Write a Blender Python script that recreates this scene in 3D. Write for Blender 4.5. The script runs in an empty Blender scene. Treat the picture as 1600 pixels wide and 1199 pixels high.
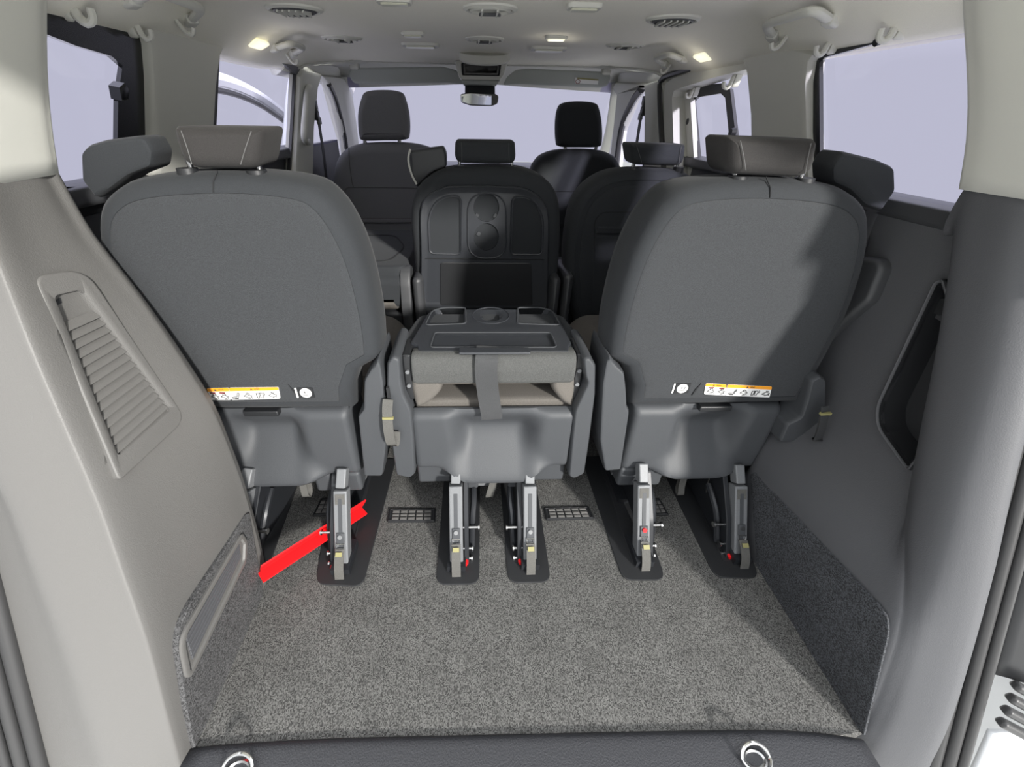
import bpy, bmesh, math, random
from mathutils import Vector, Matrix
from mathutils.bvhtree import BVHTree
random.seed(4)
S = bpy.context.scene
COL = S.collection
V = Vector
R = math.radians

# ---------------------------------------------------------------- camera
FPX, PPX, PPY = 615.0, 765.0, 550.0
EYE = V((-0.0456, 0.0, 1.075))
PITCH, YAW, ROLL = R(31.159), R(2.507), R(0.988)
fw = V((math.sin(YAW) * math.cos(PITCH), math.cos(YAW) * math.cos(PITCH), -math.sin(PITCH)))
r0 = V((math.cos(YAW), -math.sin(YAW), 0))
u0 = r0.cross(fw)
rt = r0 * math.cos(ROLL) + u0 * math.sin(ROLL)
up = rt.cross(fw)
cd = bpy.data.cameras.new('camera')
cam = bpy.data.objects.new('camera', cd)
COL.objects.link(cam)
cam.matrix_world = Matrix(((rt.x, up.x, -fw.x, EYE.x), (rt.y, up.y, -fw.y, EYE.y), (rt.z, up.z, -fw.z, EYE.z), (0, 0, 0, 1)))
cd.sensor_fit = 'HORIZONTAL'
cd.sensor_width = 36
cd.lens = 36 * FPX / 1600
cd.shift_x = (800 - PPX) / 1600
cd.shift_y = -(599.5 - PPY) / 1600
cd.clip_start = 0.02
S.camera = cam

# ---------------------------------------------------------------- sky, sun, exposure
W = bpy.data.worlds.new('sky')
S.world = W
W.use_nodes = True
bg = W.node_tree.nodes['Background']
# overcast sky: brighter towards the zenith, as hazy skies are
nt_ = W.node_tree
tcw = nt_.nodes.new('ShaderNodeTexCoord')
sep = nt_.nodes.new('ShaderNodeSeparateXYZ')
rmp = nt_.nodes.new('ShaderNodeValToRGB')
rmp.color_ramp.elements[0].position = 0.08
rmp.color_ramp.elements[0].color = (0.222, 0.227, 0.233, 1)
rmp.color_ramp.elements[1].position = 1.0
rmp.color_ramp.elements[1].color = (0.95, 0.97, 1.0, 1)
nt_.links.new(tcw.outputs['Generated'], sep.inputs[0])
nt_.links.new(sep.outputs['Z'], rmp.inputs[0])
nt_.links.new(rmp.outputs[0], bg.inputs[0])
bg.inputs[1].default_value = 2.9
sl = bpy.data.lights.new('sun', 'SUN')
sl.energy = 6.0
sl.angle = R(5)
sl.color = (1.0, 0.97, 0.92)
so = bpy.data.objects.new('sun', sl)
COL.objects.link(so)
so.rotation_euler = V((-0.50, 0.80, -0.36)).to_track_quat('-Z', 'Y').to_euler()
S.view_settings.view_transform = 'Standard'
S.view_settings.look = 'None'
S.view_settings.exposure = 0.0
S.view_settings.gamma = 1.0
S.view_settings.use_curve_mapping = False
GLASS_T = (0.811, 0.795, 0.979)


# ---------------------------------------------------------------- helpers
def at(px, py, ax, val):
    """point where the sight line of a photo pixel meets the plane ax = val"""
    d = rt * ((px - PPX) / FPX) - up * ((py - PPY) / FPX) + fw
    i = 'XYZ'.index(ax)
    return EYE + d * ((val - EYE[i]) / d[i])


def ats(pts, ax, val):
    return [at(p[0], p[1], ax, val) for p in pts]


def hit(px, py, bvh):
    d = (rt * ((px - PPX) / FPX) - up * ((py - PPY) / FPX) + fw).normalized()
    return bvh.ray_cast(EYE, d)


def link(name, me, mat, parent=None):
    o = bpy.data.objects.new(name, me)
    COL.objects.link(o)
    for m in (mat if isinstance(mat, (list, tuple)) else [mat]):
        me.materials.append(m)
    if parent is not None:
        o.parent = parent
        o.matrix_parent_inverse = Matrix.Translation(-parent.location)
    return o


def shade(me, ang=38):
    for p in me.polygons:
        p.use_smooth = True
    me.set_sharp_from_angle(angle=R(ang))


def finish(name, bm, mat, parent=None, ang=38, wn=True):
    bmesh.ops.recalc_face_normals(bm, faces=bm.faces)
    me = bpy.data.meshes.new(name)
    bm.to_mesh(me)
    bm.free()
    shade(me, ang)
    o = link(name, me, mat, parent)
    if wn:
        w = o.modifiers.new('wn', 'WEIGHTED_NORMAL')
        w.keep_sharp = True
    return o


def thing(name, label, cat, loc, group=None):
    o = bpy.data.objects.new(name, None)
    o.empty_display_size = 0.05
    COL.objects.link(o)
    o.location = V(loc)
    tag(o, label, cat, group)
    return o


def tag(o, label=None, cat=None, group=None, kind=None):
    if label: o['label'] = label
    if cat: o['category'] = cat
    if group: o['group'] = group
    if kind: o['kind'] = kind
    return o


def struct(o):
    o['kind'] = 'structure'
    return o


def root(name, loc=(0, 0, 0)):
    o = bpy.data.objects.new(name, None)
    COL.objects.link(o)
    o.location = V(loc)
    o['kind'] = 'structure'
    return o


def copy_tree(o, parent=None):
    c = o.copy()
    COL.objects.link(c)
    if parent is not None:
        c.parent = parent
    for ch in list(o.children):
        copy_tree(ch, c)
    return c


def rnd(pts, r, seg=5):
    """round the corners of a closed polygon; r one number or one per corner"""
    out = []
    n = len(pts)
    for i in range(n):
        p = V(pts[i]); a = V(pts[i - 1]); b = V(pts[(i + 1) % n])
        ri = r[i] if isinstance(r, (list, tuple)) else r
        la, lb = (a - p).length, (b - p).length
        ri = min(ri, la * 0.48, lb * 0.48)
        if ri < 1e-5:
            out.append(p); continue
        pa = p + (a - p).normalized() * ri
        pb = p + (b - p).normalized() * ri
        for k in range(seg + 1):
            t = k / seg
            out.append(pa * (1 - t) ** 2 + p * 2 * t * (1 - t) + pb * t * t)
    return out


def crv(pts, sub=4, closed=True):
    """smooth curve through points"""
    out = []
    P = [V(p) for p in pts]
    n = len(P)
    rng = n if closed else n - 1
    for i in range(rng):
        if closed:
            a, b, c, d = P[i - 1], P[i], P[(i + 1) % n], P[(i + 2) % n]
        else:
            b, c = P[i], P[i + 1]
            a = P[i - 1] if i > 0 else b * 2 - c
            d = P[i + 2] if i + 2 < n else c * 2 - b
        for k in range(sub):
            t = k / sub
            out.append(0.5 * ((2 * b) + (c - a) * t + (2 * a - 5 * b + 4 * c - d) * t * t + (3 * b - a - 3 * c + d) * t ** 3))
    if not closed:
        out.append(P[-1].copy())
    return out


def inset_ring(P, ins, inset, N):
    """inset outline; runs of edges that would turn over shrink to one corner"""
    Q = [P[i] + ins[i] * inset for i in range(N)]
    if inset <= 0:
        return Q
    gid = list(range(N))
    raw = [q.copy() for q in Q]
    for it in range(60):
        bad = False
        for i in range(N):
            j = (i + 1) % N
            if gid[i] == gid[j]:
                continue
            if (P[j] - P[i]).dot(Q[j] - Q[i]) < -1e-12:
                a, b = gid[i], gid[j]
                gid = [a if g == b else g for g in gid]
                mem = [k for k in range(N) if gid[k] == a]
                # corner where the neighbouring good edges meet
                c = sum((raw[k] for k in mem), V((0, 0, 0))) / len(mem)
                for k in mem:
                    Q[k] = c
                bad = True
        if not bad:
            break
    return [q.copy() for q in Q]


def slab_bm(bm, pts, nrm, prof):
    """rings of an outline: prof = [(inset, distance along nrm), ...], both ends capped"""
    n = V(nrm).normalized()
    P = [V(p) for p in pts]
    N = len(P)
    area = V((0, 0, 0))
    for i in range(N):
        area += P[i].cross(P[(i + 1) % N])
    if area.dot(n) < 0:
        P.reverse()
    ins = []
    for i in range(N):
        a, p, b = P[i - 1], P[i], P[(i + 1) % N]
        e1 = (p - a); e2 = (b - p)
        n1 = n.cross(e1).normalized() if e1.length > 1e-9 else V((0, 0, 0))
        n2 = n.cross(e2).normalized() if e2.length > 1e-9 else n1
        m = n1 + n2
        if m.length < 1e-6:
            m = n1
        m.normalize()
        c = max(0.45, m.dot(n1) if n1.length else 1)
        ins.append(m / c)
    rings = []
    for inset, off in prof:
        Q = inset_ring(P, ins, inset, N)
        rings.append([bm.verts.new(q + n * off) for q in Q])
    for k in range(len(rings) - 1):
        A, B = rings[k], rings[k + 1]
        for i in range(N):
            j = (i + 1) % N
            bm.faces.new((A[i], A[j], B[j], B[i]))
    bm.faces.new(rings[0])
    bm.faces.new(rings[-1])
    return bm


def slab(name, pts, nrm, prof, mat, parent=None, ang=38):
    return finish(name, slab_bm(bmesh.new(), pts, nrm, prof), mat, parent, ang)


def edge_prof(t, r):
    """flat plate of thickness t with a rounded lip of radius r on its +normal side"""
    return [(0, 0), (0, t - r), (r * 0.3, t - r * 0.3), (r, t)]


def patch(name, rows, mat, parent=None, su=5, sv=5, solid=0.0, ang=60):
    """smooth surface through a grid of points"""
    rr = [crv(r, su, False) for r in rows]
    cols = [crv([rr[k][i] for k in range(len(rr))], sv, False) for i in range(len(rr[0]))]
    bm = bmesh.new()
    g = [[bm.verts.new(p) for p in c] for c in cols]
    for i in range(len(g) - 1):
        for k in range(len(g[0]) - 1):
            bm.faces.new((g[i][k], g[i + 1][k], g[i + 1][k + 1], g[i][k + 1]))
    me = bpy.data.meshes.new(name)
    bm.to_mesh(me); bm.free()
    shade(me, ang)
    o = link(name, me, mat, parent)
    if solid:
        s = o.modifiers.new('solid', 'SOLIDIFY')
        s.thickness = solid
        s.offset = -1
    return o


def box_bm(bm, c, s, rot=None):
    c = V(c)
    m = Matrix.Translation(c) @ (rot.to_4x4() if rot is not None else Matrix()) @ Matrix.Diagonal((s[0], s[1], s[2], 1))
    return bmesh.ops.create_cube(bm, size=1, matrix=m)['verts']


def frame_rot(axis, side):
    z = V(axis).normalized()
    x = V(side)
    x = (x - z * x.dot(z)).normalized()
    y = z.cross(x)
    return Matrix((x, y, z)).transposed()


def bar_bm(bm, p0, p1, w, d, side=(1, 0, 0)):
    """box from p0 to p1, w across side, d across the other"""
    p0, p1 = V(p0), V(p1)
    rot = frame_rot(p1 - p0, side)
    return box_bm(bm, (p0 + p1) / 2, (w, d, (p1 - p0).length), rot)


def cyl_bm(bm, p0, p1, r, r2=None, seg=14):
    p0, p1 = V(p0), V(p1)
    ax = p1 - p0
    side = (1, 0, 0) if abs(ax.normalized().x) < 0.9 else (0, 1, 0)
    m = Matrix.Translation((p0 + p1) / 2) @ frame_rot(ax, side).to_4x4()
    bmesh.ops.create_cone(bm, cap_ends=True, segments=seg, radius1=r, radius2=r if r2 is None else r2, depth=ax.length, matrix=m)


def tube_bm(bm, path, r, seg=8, closed=False, sy=1.0, nrm=None):
    P = [V(p) for p in path]
    n = len(P)
    rings = []
    ref = V(nrm) if nrm else V((0.13, 0.27, 0.95))
    for i in range(n):
        if closed:
            t = P[(i + 1) % n] - P[i - 1]
        else:
            t = P[min(i + 1, n - 1)] - P[max(i - 1, 0)]
        t.normalize()
        a = ref - t * ref.dot(t)
        if a.length < 1e-4:
            a = V((1, 0, 0)) - t * t.x
        a.normalize()
        b = t.cross(a)
        if not nrm:
            ref = a
        rr = r[i] if isinstance(r, (list, tuple)) else r
        rings.append([bm.verts.new(P[i] + a * (rr * sy * math.cos(2 * math.pi * k / seg)) + b * (rr * math.sin(2 * math.pi * k / seg))) for k in range(seg)])
    m = n if closed else n - 1
    for i in range(m):
        A, B = rings[i], rings[(i + 1) % n]
        for k in range(seg):
            l = (k + 1) % seg
            bm.faces.new((A[k], A[l], B[l], B[k]))
    if not closed:
        bm.faces.new(rings[0]); bm.faces.new(rings[-1])
    return bm


def ribbon_bm(bm, path, width, across, th=0.002):
    """webbing: path swept with a flat section; across = width direction"""
    P = [V(p) for p in path]
    ac = V(across).normalized()
    rings = []
    for i in range(len(P)):
        t = (P[min(i + 1, len(P) - 1)] - P[max(i - 1, 0)]).normalized()
        a = (ac - t * ac.dot(t)).normalized()
        b = t.cross(a)
        rings.append([bm.verts.new(P[i] + a * (sx * width / 2) + b * (sy * th / 2)) for sx, sy in ((-1, -1), (1, -1), (1, 1), (-1, 1))])
    for i in range(len(P) - 1):
        A, B = rings[i], rings[i + 1]
        for k in range(4):
            bm.faces.new((A[k], A[(k + 1) % 4], B[(k + 1) % 4], B[k]))
    bm.faces.new(rings[0]); bm.faces.new(rings[-1])
    return bm


def bev(o, w, seg=2):
    b = o.modifiers.new('bevel', 'BEVEL')
    b.width = w; b.segments = seg; b.limit_method = 'ANGLE'; b.angle_limit = R(40)
    o.modifiers.move(len(o.modifiers) - 1, 0)
    return o


def cut(o, cutters):
    """pocket the object with closed cutter meshes, then drop the cutters"""
    for c in cutters:
        m = o.modifiers.new('cut', 'BOOLEAN')
        m.operation = 'DIFFERENCE'; m.object = c; m.solver = 'EXACT'
        o.modifiers.move(len(o.modifiers) - 1, 0)
    bpy.context.view_layer.update()
    dg = bpy.context.evaluated_depsgraph_get()
    me = bpy.data.meshes.new_from_object(o.evaluated_get(dg))
    o.modifiers.clear()
    old = o.data
    o.data = me
    for c in cutters:
        bpy.data.objects.remove(c)
    w = o.modifiers.new('wn', 'WEIGHTED_NORMAL'); w.keep_sharp = True
    shade(me, 38)
    return o


def bvh_of(o):
    bpy.context.view_layer.update()
    dg = bpy.context.evaluated_depsgraph_get()
    ev = o.evaluated_get(dg)
    me = ev.to_mesh()
    b = BVHTree.FromPolygons([o.matrix_world @ v.co for v in me.vertices], [list(p.vertices) for p in me.polygons])
    ev.to_mesh_clear()
    return b


def sstep(a, b, x):
    t = max(0, min(1, (x - a) / (b - a)))
    return t * t * (3 - 2 * t)


# ---------------------------------------------------------------- materials
def mat(name, col, rough=0.6, bump=0.0, bscale=600, var=0.0, vscale=300, metal=0.0, spec=0.5, stretch=None, sheen=0.0, emit=None, lo=0.32, hi=0.68, speck=0):
    m = bpy.data.materials.new(name)
    m.use_nodes = True
    nt = m.node_tree
    b = nt.nodes['Principled BSDF']
    b.inputs['Base Color'].default_value = (*col, 1)
    b.inputs['Roughness'].default_value = rough
    b.inputs['Metallic'].default_value = metal
    b.inputs['Specular IOR Level'].default_value = spec
    if sheen:
        b.inputs['Sheen Weight'].default_value = sheen
        b.inputs['Sheen Roughness'].default_value = 0.4
    if emit:
        b.inputs['Emission Color'].default_value = (*emit[:3], 1)
        b.inputs['Emission Strength'].default_value = emit[3]
    tc = nt.nodes.new('ShaderNodeTexCoord')
    vec = tc.outputs['Object']
    if stretch:
        mp = nt.nodes.new('ShaderNodeMapping')
        mp.inputs['Scale'].default_value = stretch
        nt.links.new(vec, mp.inputs['Vector'])
        vec = mp.outputs['Vector']
    if var:
        n = nt.nodes.new('ShaderNodeTexNoise')
        n.inputs['Scale'].default_value = vscale
        n.inputs['Detail'].default_value = 3
        nt.links.new(vec, n.inputs['Vector'])
        rp = nt.nodes.new('ShaderNodeValToRGB')
        rp.color_ramp.elements[0].position = lo
        rp.color_ramp.elements[1].position = hi
        rp.color_ramp.elements[0].color = (*[c * (1 - var) for c in col], 1)
        rp.color_ramp.elements[1].color = (*[min(1, c * (1 + var)) for c in col], 1)
        nt.links.new(n.outputs['Fac'], rp.inputs['Fac'])
        nt.links.new(rp.outputs['Color'], b.inputs['Base Color'])
    if speck:
        ms = nt.nodes.new('ShaderNodeVectorMath'); ms.operation = 'SCALE'; ms.inputs['Scale'].default_value = speck
        fl = nt.nodes.new('ShaderNodeVectorMath'); fl.operation = 'FLOOR'
        wn = nt.nodes.new('ShaderNodeTexWhiteNoise'); wn.noise_dimensions = '3D'
        mr = nt.nodes.new('ShaderNodeMapRange')
        mr.inputs['To Min'].default_value = 0.25; mr.inputs['To Max'].default_value = 1.75
        big = nt.nodes.new('ShaderNodeTexNoise'); big.inputs['Scale'].default_value = 14; big.inputs['Detail'].default_value = 4
        mb = nt.nodes.new('ShaderNodeMapRange')
        mb.inputs['From Min'].default_value = 0.3; mb.inputs['From Max'].default_value = 0.7
        mb.inputs['To Min'].default_value = 0.86; mb.inputs['To Max'].default_value = 1.14
        mm = nt.nodes.new('ShaderNodeMath'); mm.operation = 'MULTIPLY'
        cx = nt.nodes.new('ShaderNodeVectorMath'); cx.operation = 'SCALE'
        cx.inputs[0].default_value = col
        nt.links.new(vec, ms.inputs[0]); nt.links.new(ms.outputs[0], fl.inputs[0]); nt.links.new(fl.outputs[0], wn.inputs['Vector'])
        nt.links.new(wn.outputs['Value'], mr.inputs['Value']); nt.links.new(vec, big.inputs['Vector']); nt.links.new(big.outputs['Fac'], mb.inputs['Value'])
        nt.links.new(mr.outputs[0], mm.inputs[0]); nt.links.new(mb.outputs[0], mm.inputs[1])
        nt.links.new(mm.outputs[0], cx.inputs['Scale']); nt.links.new(cx.outputs[0], b.inputs['Base Color'])
    if bump:
        n2 = nt.nodes.new('ShaderNodeTexNoise')
        n2.inputs['Scale'].default_value = bscale
        n2.inputs['Detail'].default_value = 2
        nt.links.new(vec, n2.inputs['Vector'])
        bp = nt.nodes.new('ShaderNodeBump')
        bp.inputs['Strength'].default_value = bump
        bp.inputs['Distance'].default_value = 0.001
        nt.links.new(n2.outputs['Fac'], bp.inputs['Height'])
        nt.links.new(bp.outputs['Normal'], b.inputs['Normal'])
    return m


def glass_mat(name, tint, gloss=0.06):
    m = bpy.data.materials.new(name)
    m.use_nodes = True
    nt = m.node_tree
    nt.nodes.clear()
    o = nt.nodes.new('ShaderNodeOutputMaterial')
    t = nt.nodes.new('ShaderNodeBsdfTransparent')
    t.inputs[0].default_value = (*tint, 1)
    g = nt.nodes.new('ShaderNodeBsdfGlossy')
    g.inputs['Roughness'].default_value = 0.02
    g.inputs[0].default_value = (0.5, 0.5, 0.5, 1)
    mx = nt.nodes.new('ShaderNodeMixShader')
    mx.inputs[0].default_value = gloss
    nt.links.new(t.outputs[0], mx.inputs[1])
    nt.links.new(g.outputs[0], mx.inputs[2])
    nt.links.new(mx.outputs[0], o.inputs[0])
    return m


M = {}
M['headliner'] = mat('headliner_fabric', (0.86, 0.84, 0.75), 0.9, 0.15, 900, 0.03, 700)
M['pale'] = mat('pale_grey_trim', (0.60, 0.60, 0.555), 0.62, 0.10, 700)
M['panel'] = mat('grained_grey_plastic', (0.135, 0.132, 0.127), 0.50, 0.35, 520)
M['side'] = mat('shaded_panel_plastic', (0.082, 0.084, 0.091), 0.62, 0.35, 520)  # lining plastic again, darker and cooler: right-side shade put into the colour
M['dark'] = mat('dark_grey_plastic', (0.050, 0.052, 0.056), 0.48, 0.25, 800)
M['black'] = mat('black_plastic', (0.018, 0.019, 0.021), 0.45, 0.1, 700)
M['shell'] = mat('seat_back_shell_plastic', (0.034, 0.037, 0.043), 0.36, 0.15, 900)
M['base'] = mat('seat_base_plastic', (0.056, 0.060, 0.066), 0.55, 0.3, 700, 0.05, 600)
M['weave'] = mat('woven_seat_fabric', (0.037, 0.040, 0.044), 0.9, 0.9, 520, 0.30, 560, stretch=(1, 1, 2.6), sheen=0.05)
M['fabric'] = mat('charcoal_seat_fabric', (0.026, 0.029, 0.033), 0.9, 0.5, 900, 0.15, 700, sheen=0.05)
M['rest'] = mat('headrest_fabric', (0.028, 0.026, 0.0255), 0.85, 0.5, 900, 0.22, 700, sheen=0.05)
M['front'] = mat('lit_front_seat_fabric', (0.20, 0.20, 0.215), 0.85, 0.4, 900, 0.12, 700, sheen=0.05)  # lightened to stand in for light falling on the left front seat
M['taupe'] = mat('taupe_seat_fabric', (0.125, 0.115, 0.103), 0.9, 0.6, 700, 0.15, 500)
M['roll'] = mat('grey_cushion_fabric', (0.075, 0.077, 0.075), 0.9, 0.8, 520, 0.25, 560)
M['stitch'] = mat('pale_stitching_thread', (0.13, 0.13, 0.13), 0.8)
M['seam'] = mat('dark_seam', (0.015, 0.016, 0.018), 0.9)
M['carpet'] = mat('grey_speckled_carpet', (0.097, 0.096, 0.092), 0.95, speck=520)
M['carpet2'] = mat('side_carpet', (0.066, 0.066, 0.068), 0.95, speck=520)
M['carpet3'] = mat('dark_side_carpet', (0.050, 0.053, 0.059), 0.95, speck=520)
M['rail'] = mat('black_floor_plate', (0.020, 0.021, 0.023), 0.5, 0.1, 600)
M['silver'] = mat('silver_painted_steel', (0.18, 0.187, 0.196), 0.5, 0.2, 900, 0.08, 600, metal=0.1)
M['steel'] = mat('bright_steel', (0.62, 0.62, 0.62), 0.25, metal=1.0)
M['mech'] = mat('black_steel_mechanism', (0.022, 0.024, 0.028), 0.4, metal=0.2)
M['red'] = mat('red_painted_steel', (0.86, 0.012, 0.016), 0.35)
M['strap'] = mat('grey_webbing', (0.115, 0.113, 0.105), 0.75, 0.9, 900, 0.25, 500, stretch=(1, 1, 3))
M['dstrap'] = mat('dark_webbing', (0.050, 0.052, 0.055), 0.6, 0.9, 800, 0.25, 600, stretch=(1, 1, 3))
M['rubber'] = mat('black_rubber', (0.040, 0.040, 0.041), 0.42, 0.15, 300)
M['white'] = mat('white_paint', (0.80, 0.82, 0.84), 0.2)
M['label'] = mat('label_white', (0.85, 0.85, 0.84), 0.5)
M['orange'] = mat('label_orange', (0.90, 0.36, 0.02), 0.5)
M['ink'] = mat('label_ink', (0.05, 0.05, 0.05), 0.6)
M['inkred'] = mat('label_ink_red', (0.20, 0.03, 0.03), 0.6)
M['yellow'] = mat('tag_yellow', (0.28, 0.26, 0.11), 0.6)
M['lamp'] = mat('lamp_lens_lit', (0.9, 0.88, 0.7), 0.3, emit=(1.0, 0.95, 0.7, 0.75))
M['lens'] = mat('lamp_lens', (0.62, 0.62, 0.50), 0.3)
M['mirror'] = mat('mirror_glass', (0.75, 0.78, 0.8), 0.03, metal=1.0)
M['visor'] = mat('visor_fabric', (0.40, 0.42, 0.40), 0.8, 0.1, 800)
M['frit'] = mat('black_glass_border', (0.012, 0.013, 0.014), 0.25)
M['chrome'] = mat('chrome', (0.75, 0.75, 0.74), 0.12, metal=1.0)
M['hole'] = mat('dark_interior_plastic', (0.022, 0.023, 0.026), 0.6)
M['glass'] = glass_mat('tinted_window_glass', GLASS_T)
M['sill'] = mat('sill_grained_plastic', (0.034, 0.035, 0.040), 0.45, 0.8, 380)


# ---------------------------------------------------------------- the setting: floor, sill
FX0, FX1 = -0.602, 0.745
bm = bmesh.new()
box_bm(bm, (0.0, 1.75, -0.02), (1.80, 2.98, 0.04))
floor = struct(finish('floor', bm, M['carpet']))

# unseen pale paving round the van, added to bounce light onto the ceiling
bm = bmesh.new()
bmesh.ops.create_circle(bm, cap_ends=True, segments=48, radius=8.5, matrix=Matrix.Translation((0, 1.5, -0.62)))
ground = struct(finish('ground', bm, mat('bounce_paving', (0.70, 0.70, 0.68), 0.9, 0.2, 60, 0.08, 8)))

# sill trim at the tailgate
sp = [at(296, 1176, 'Z', 0.0), at(480, 1163, 'Z', 0.0), at(800, 1155, 'Z', 0.0), at(1100, 1149, 'Z', 0.0), at(1250, 1150, 'Z', 0), at(1372, 1165, 'Z', 0.0)]
sp = crv(sp, 5, False)
rows = []
for dy, dz in ((0.004, -0.003), (0.001, 0.003), (-0.003, 0.005), (-0.012, 0.0055), (-0.06, 0.004), (-0.12, 0.0), (-0.16, -0.03), (-0.17, -0.10)):
    rows.append([p + V((0, dy, dz)) for p in sp[::3]])
sill = struct(patch('trim_1', rows, M['sill'], None, 3, 2, 0.004))
tag(sill, 'grained black loading sill along the rear edge of the carpet')


def tie_ring(px, py, label):
    p = at(px, py, 'Z', 0.012)
    t = thing('tie_down_ring', label, 'tie-down ring', p, 'chrome tie-down rings in the loading sill')
    ring = [p + V((0.027 * math.cos(a), 0.019 * math.sin(a), 0.004 + 0.012 * max(0, math.sin(a)))) for a in [2 * math.pi * k / 24 for k in range(24)]]
    finish('ring', tube_bm(bmesh.new(), ring, 0.0035, 8, True), M['chrome'], t)
    cup = [p + V((0.024 * math.cos(2 * math.pi * k / 20), 0.017 * math.sin(2 * math.pi * k / 20), -0.008)) for k in range(20)]
    slab('cup', cup, (0, 0, 1), [(0, 0), (0, 0.005), (0.004, 0.008), (0.008, 0.004)], M['steel'], t)


tie_ring(1180, 1186, 'chrome tie-down ring at the right end of the loading sill')
tie_ring(372, 1204, 'chrome tie-down ring at the left end of the loading sill')

# floor rail plates and step grilles, pieces of the floor
plates = [[(493, 914), (567, 918), (612, 745), (520, 745)],
          [(681, 915), (749, 914), (750, 745), (694, 745)],
          [(794, 912), (861, 911), (836, 745), (781, 745)],
          [(973, 908), (1040, 908), (985, 745), (918, 745)],
          [(1117, 904), (1186, 905), (1130, 745), (1040, 745)],
          [(322, 925), (405, 930), (470, 745), (395, 745)]]
for q in plates:
    P = ats(q, 'Z', 0.0)
    far = 0.45
    P[2] = P[1] + (P[2] - P[1]).normalized() * far
    P[3] = P[0] + (P[3] - P[0]).normalized() * far
    o = slab('rail_plate', rnd(P, [0.028, 0.028, 0.01, 0.01]), (0, 0, 1), [(0, -0.002), (0, 0.003), (0.002, 0.0045)], M['rail'], floor)
    a = P[0] + (P[1] - P[0]) * 0.36 + (P[3] - P[0]) * 0.10
    b = P[0] + (P[1] - P[0]) * 0.66 + (P[3] - P[0]) * 0.10
    c = P[3] + (P[2] - P[3]) * 0.66
    d = P[3] + (P[2] - P[3]) * 0.36
    slab('anchor_slot', [a, b, c, d], (0, 0, 1), [(0, 0.0046), (0, 0.0058), (0.004, 0.0058), (0.006, 0.002)], M['hole'], o)


def grille(q, n):
    P = ats(q, 'Z', 0.0)
    P = [V((p.x, p.y, 0)) for p in P]
    o = slab('step_grille', rnd(P, 0.004), (0, 0, 1), [(0, -0.002), (0, 0.004), (0.006, 0.006), (0.008, 0.003)], M['rail'], floor)
    for j in range(3):
        for i in range(n):
            f = lambda u, v: (P[0] * (1 - u) + P[1] * u) * (1 - v) + (P[3] * (1 - u) + P[2] * u) * v
            u0_, u1_ = 0.08 + 0.84 * (i + 0.08) / n, 0.08 + 0.84 * (i + 0.92) / n
            v0, v1 = 0.12 + 0.76 * (j + 0.12) / 3, 0.12 + 0.76 * (j + 0.88) / 3
            slab('grip_pad', [f(u0_, v0), f(u1_, v0), f(u1_, v1), f(u0_, v1)], (0, 0, 1), [(0, 0.002), (0, 0.005), (0.002, 0.0065)], M['panel'], o)


grille([(605, 817), (680, 817), (681, 795), (608, 796)], 5)
grille([(853, 814), (929, 812), (919, 792), (849, 794)], 5)
grille([(488, 808), (522, 806), (530, 778), (502, 780)], 3)
grille([(1016, 807), (1045, 806), (1030, 780), (1010, 781)], 3)

# ---------------------------------------------------------------- left wall
struct_left = []
cz = [(-0.10, -0.606, 0.212), (0.0, -0.607, 0.249), (0.22, -0.610, 0.318), (0.28, -0.613, 0.340), (0.53, -0.650, 0.435), (0.77, -0.690, 0.515), (0.975, -0.735, 0.60)]
fz = [(-0.10, -0.602, 0.58), (0.0, -0.602, 0.60), (0.20, -0.600, 0.650), (0.50, -0.605, 0.683), (0.72, -0.660, 0.710), (0.87, -0.720, 0.730), (0.975, -0.760, 0.765)]


def lerp_tab(tab, z):
    if z <= tab[0][0]: return V((tab[0][1], tab[0][2]))
    for a, b in zip(tab, tab[1:]):
        if z <= b[0]:
            t = (z - a[0]) / (b[0] - a[0])
            return V((a[1] + (b[1] - a[1]) * t, a[2] + (b[2] - a[2]) * t))
    return V((tab[-1][1], tab[-1][2]))


def panel_row_left(z):
    c = lerp_tab(cz, z); f = lerp_tab(fz, z)
    so_ = V((-0.865, 0.262 + 0.38 * z))              # at the door seal
    mid = V((c.x - 0.10, c.y - 0.020))
    e = (f - c)
    pts = [so_, so_ * 0.45 + mid * 0.55 + V((0.0, 0.0)), mid, c + V((-0.018, -0.004)), c + e * 0.04 + V((0.002, 0)), c + e * 0.35, c + e * 0.7, f + V((-0.002, -0.02)), f + V((-0.004, 0.004)),
           f + V((-0.035, 0.026)), V((-0.84, f.y + 0.035))]
    return [V((p.x, p.y, z if (k < 9 or z < 0.9) else min(z, 0.905 + 0.02 * (z - 0.9)))) for k, p in enumerate(pts)]


zs = [-0.08, 0.0, 0.12, 0.28, 0.42, 0.53, 0.66, 0.77, 0.88, 0.984]
wall_left = struct(patch('wall_left', [panel_row_left(z) for z in zs], M['panel'], None, 4, 3, 0.006))
tag(wall_left, 'grey lower side lining beside the left third-row seat')
BL = bvh_of(wall_left)

# left D-pillar, pale
rows = []
for z, x, y in ((0.976, -0.757, 0.764), (1.05, -0.752, 0.79), (1.13, -0.742, 0.82), (1.24, -0.722, 0.865), (1.32, -0.70, 0.90)):
    rows.append([V((-0.86, y - 0.36, z)), V((-0.775, y - 0.33, z)), V((-0.735 + 0.25 * (0.978 - z) * -0.1, y - 0.22, z)), V((x + 0.008, y - 0.05, z)), V((x, y - 0.008, z)), V((x - 0.010, y + 0.006, z)), V((x - 0.06, y + 0.03, z)), V((-0.86, y + 0.05, z))])
o = struct(patch('trim_2', rows, M['pale'], None, 4, 3, 0.005))
tag(o, 'pale grey rear pillar trim at the left edge')

# left vent cover on the panel


def on_panel(pts, bvh, off=0.0):
    out = []
    for p in pts:
        l, n, i, d = hit(p[0], p[1], bvh)
        out.append(l)
    return out


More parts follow.
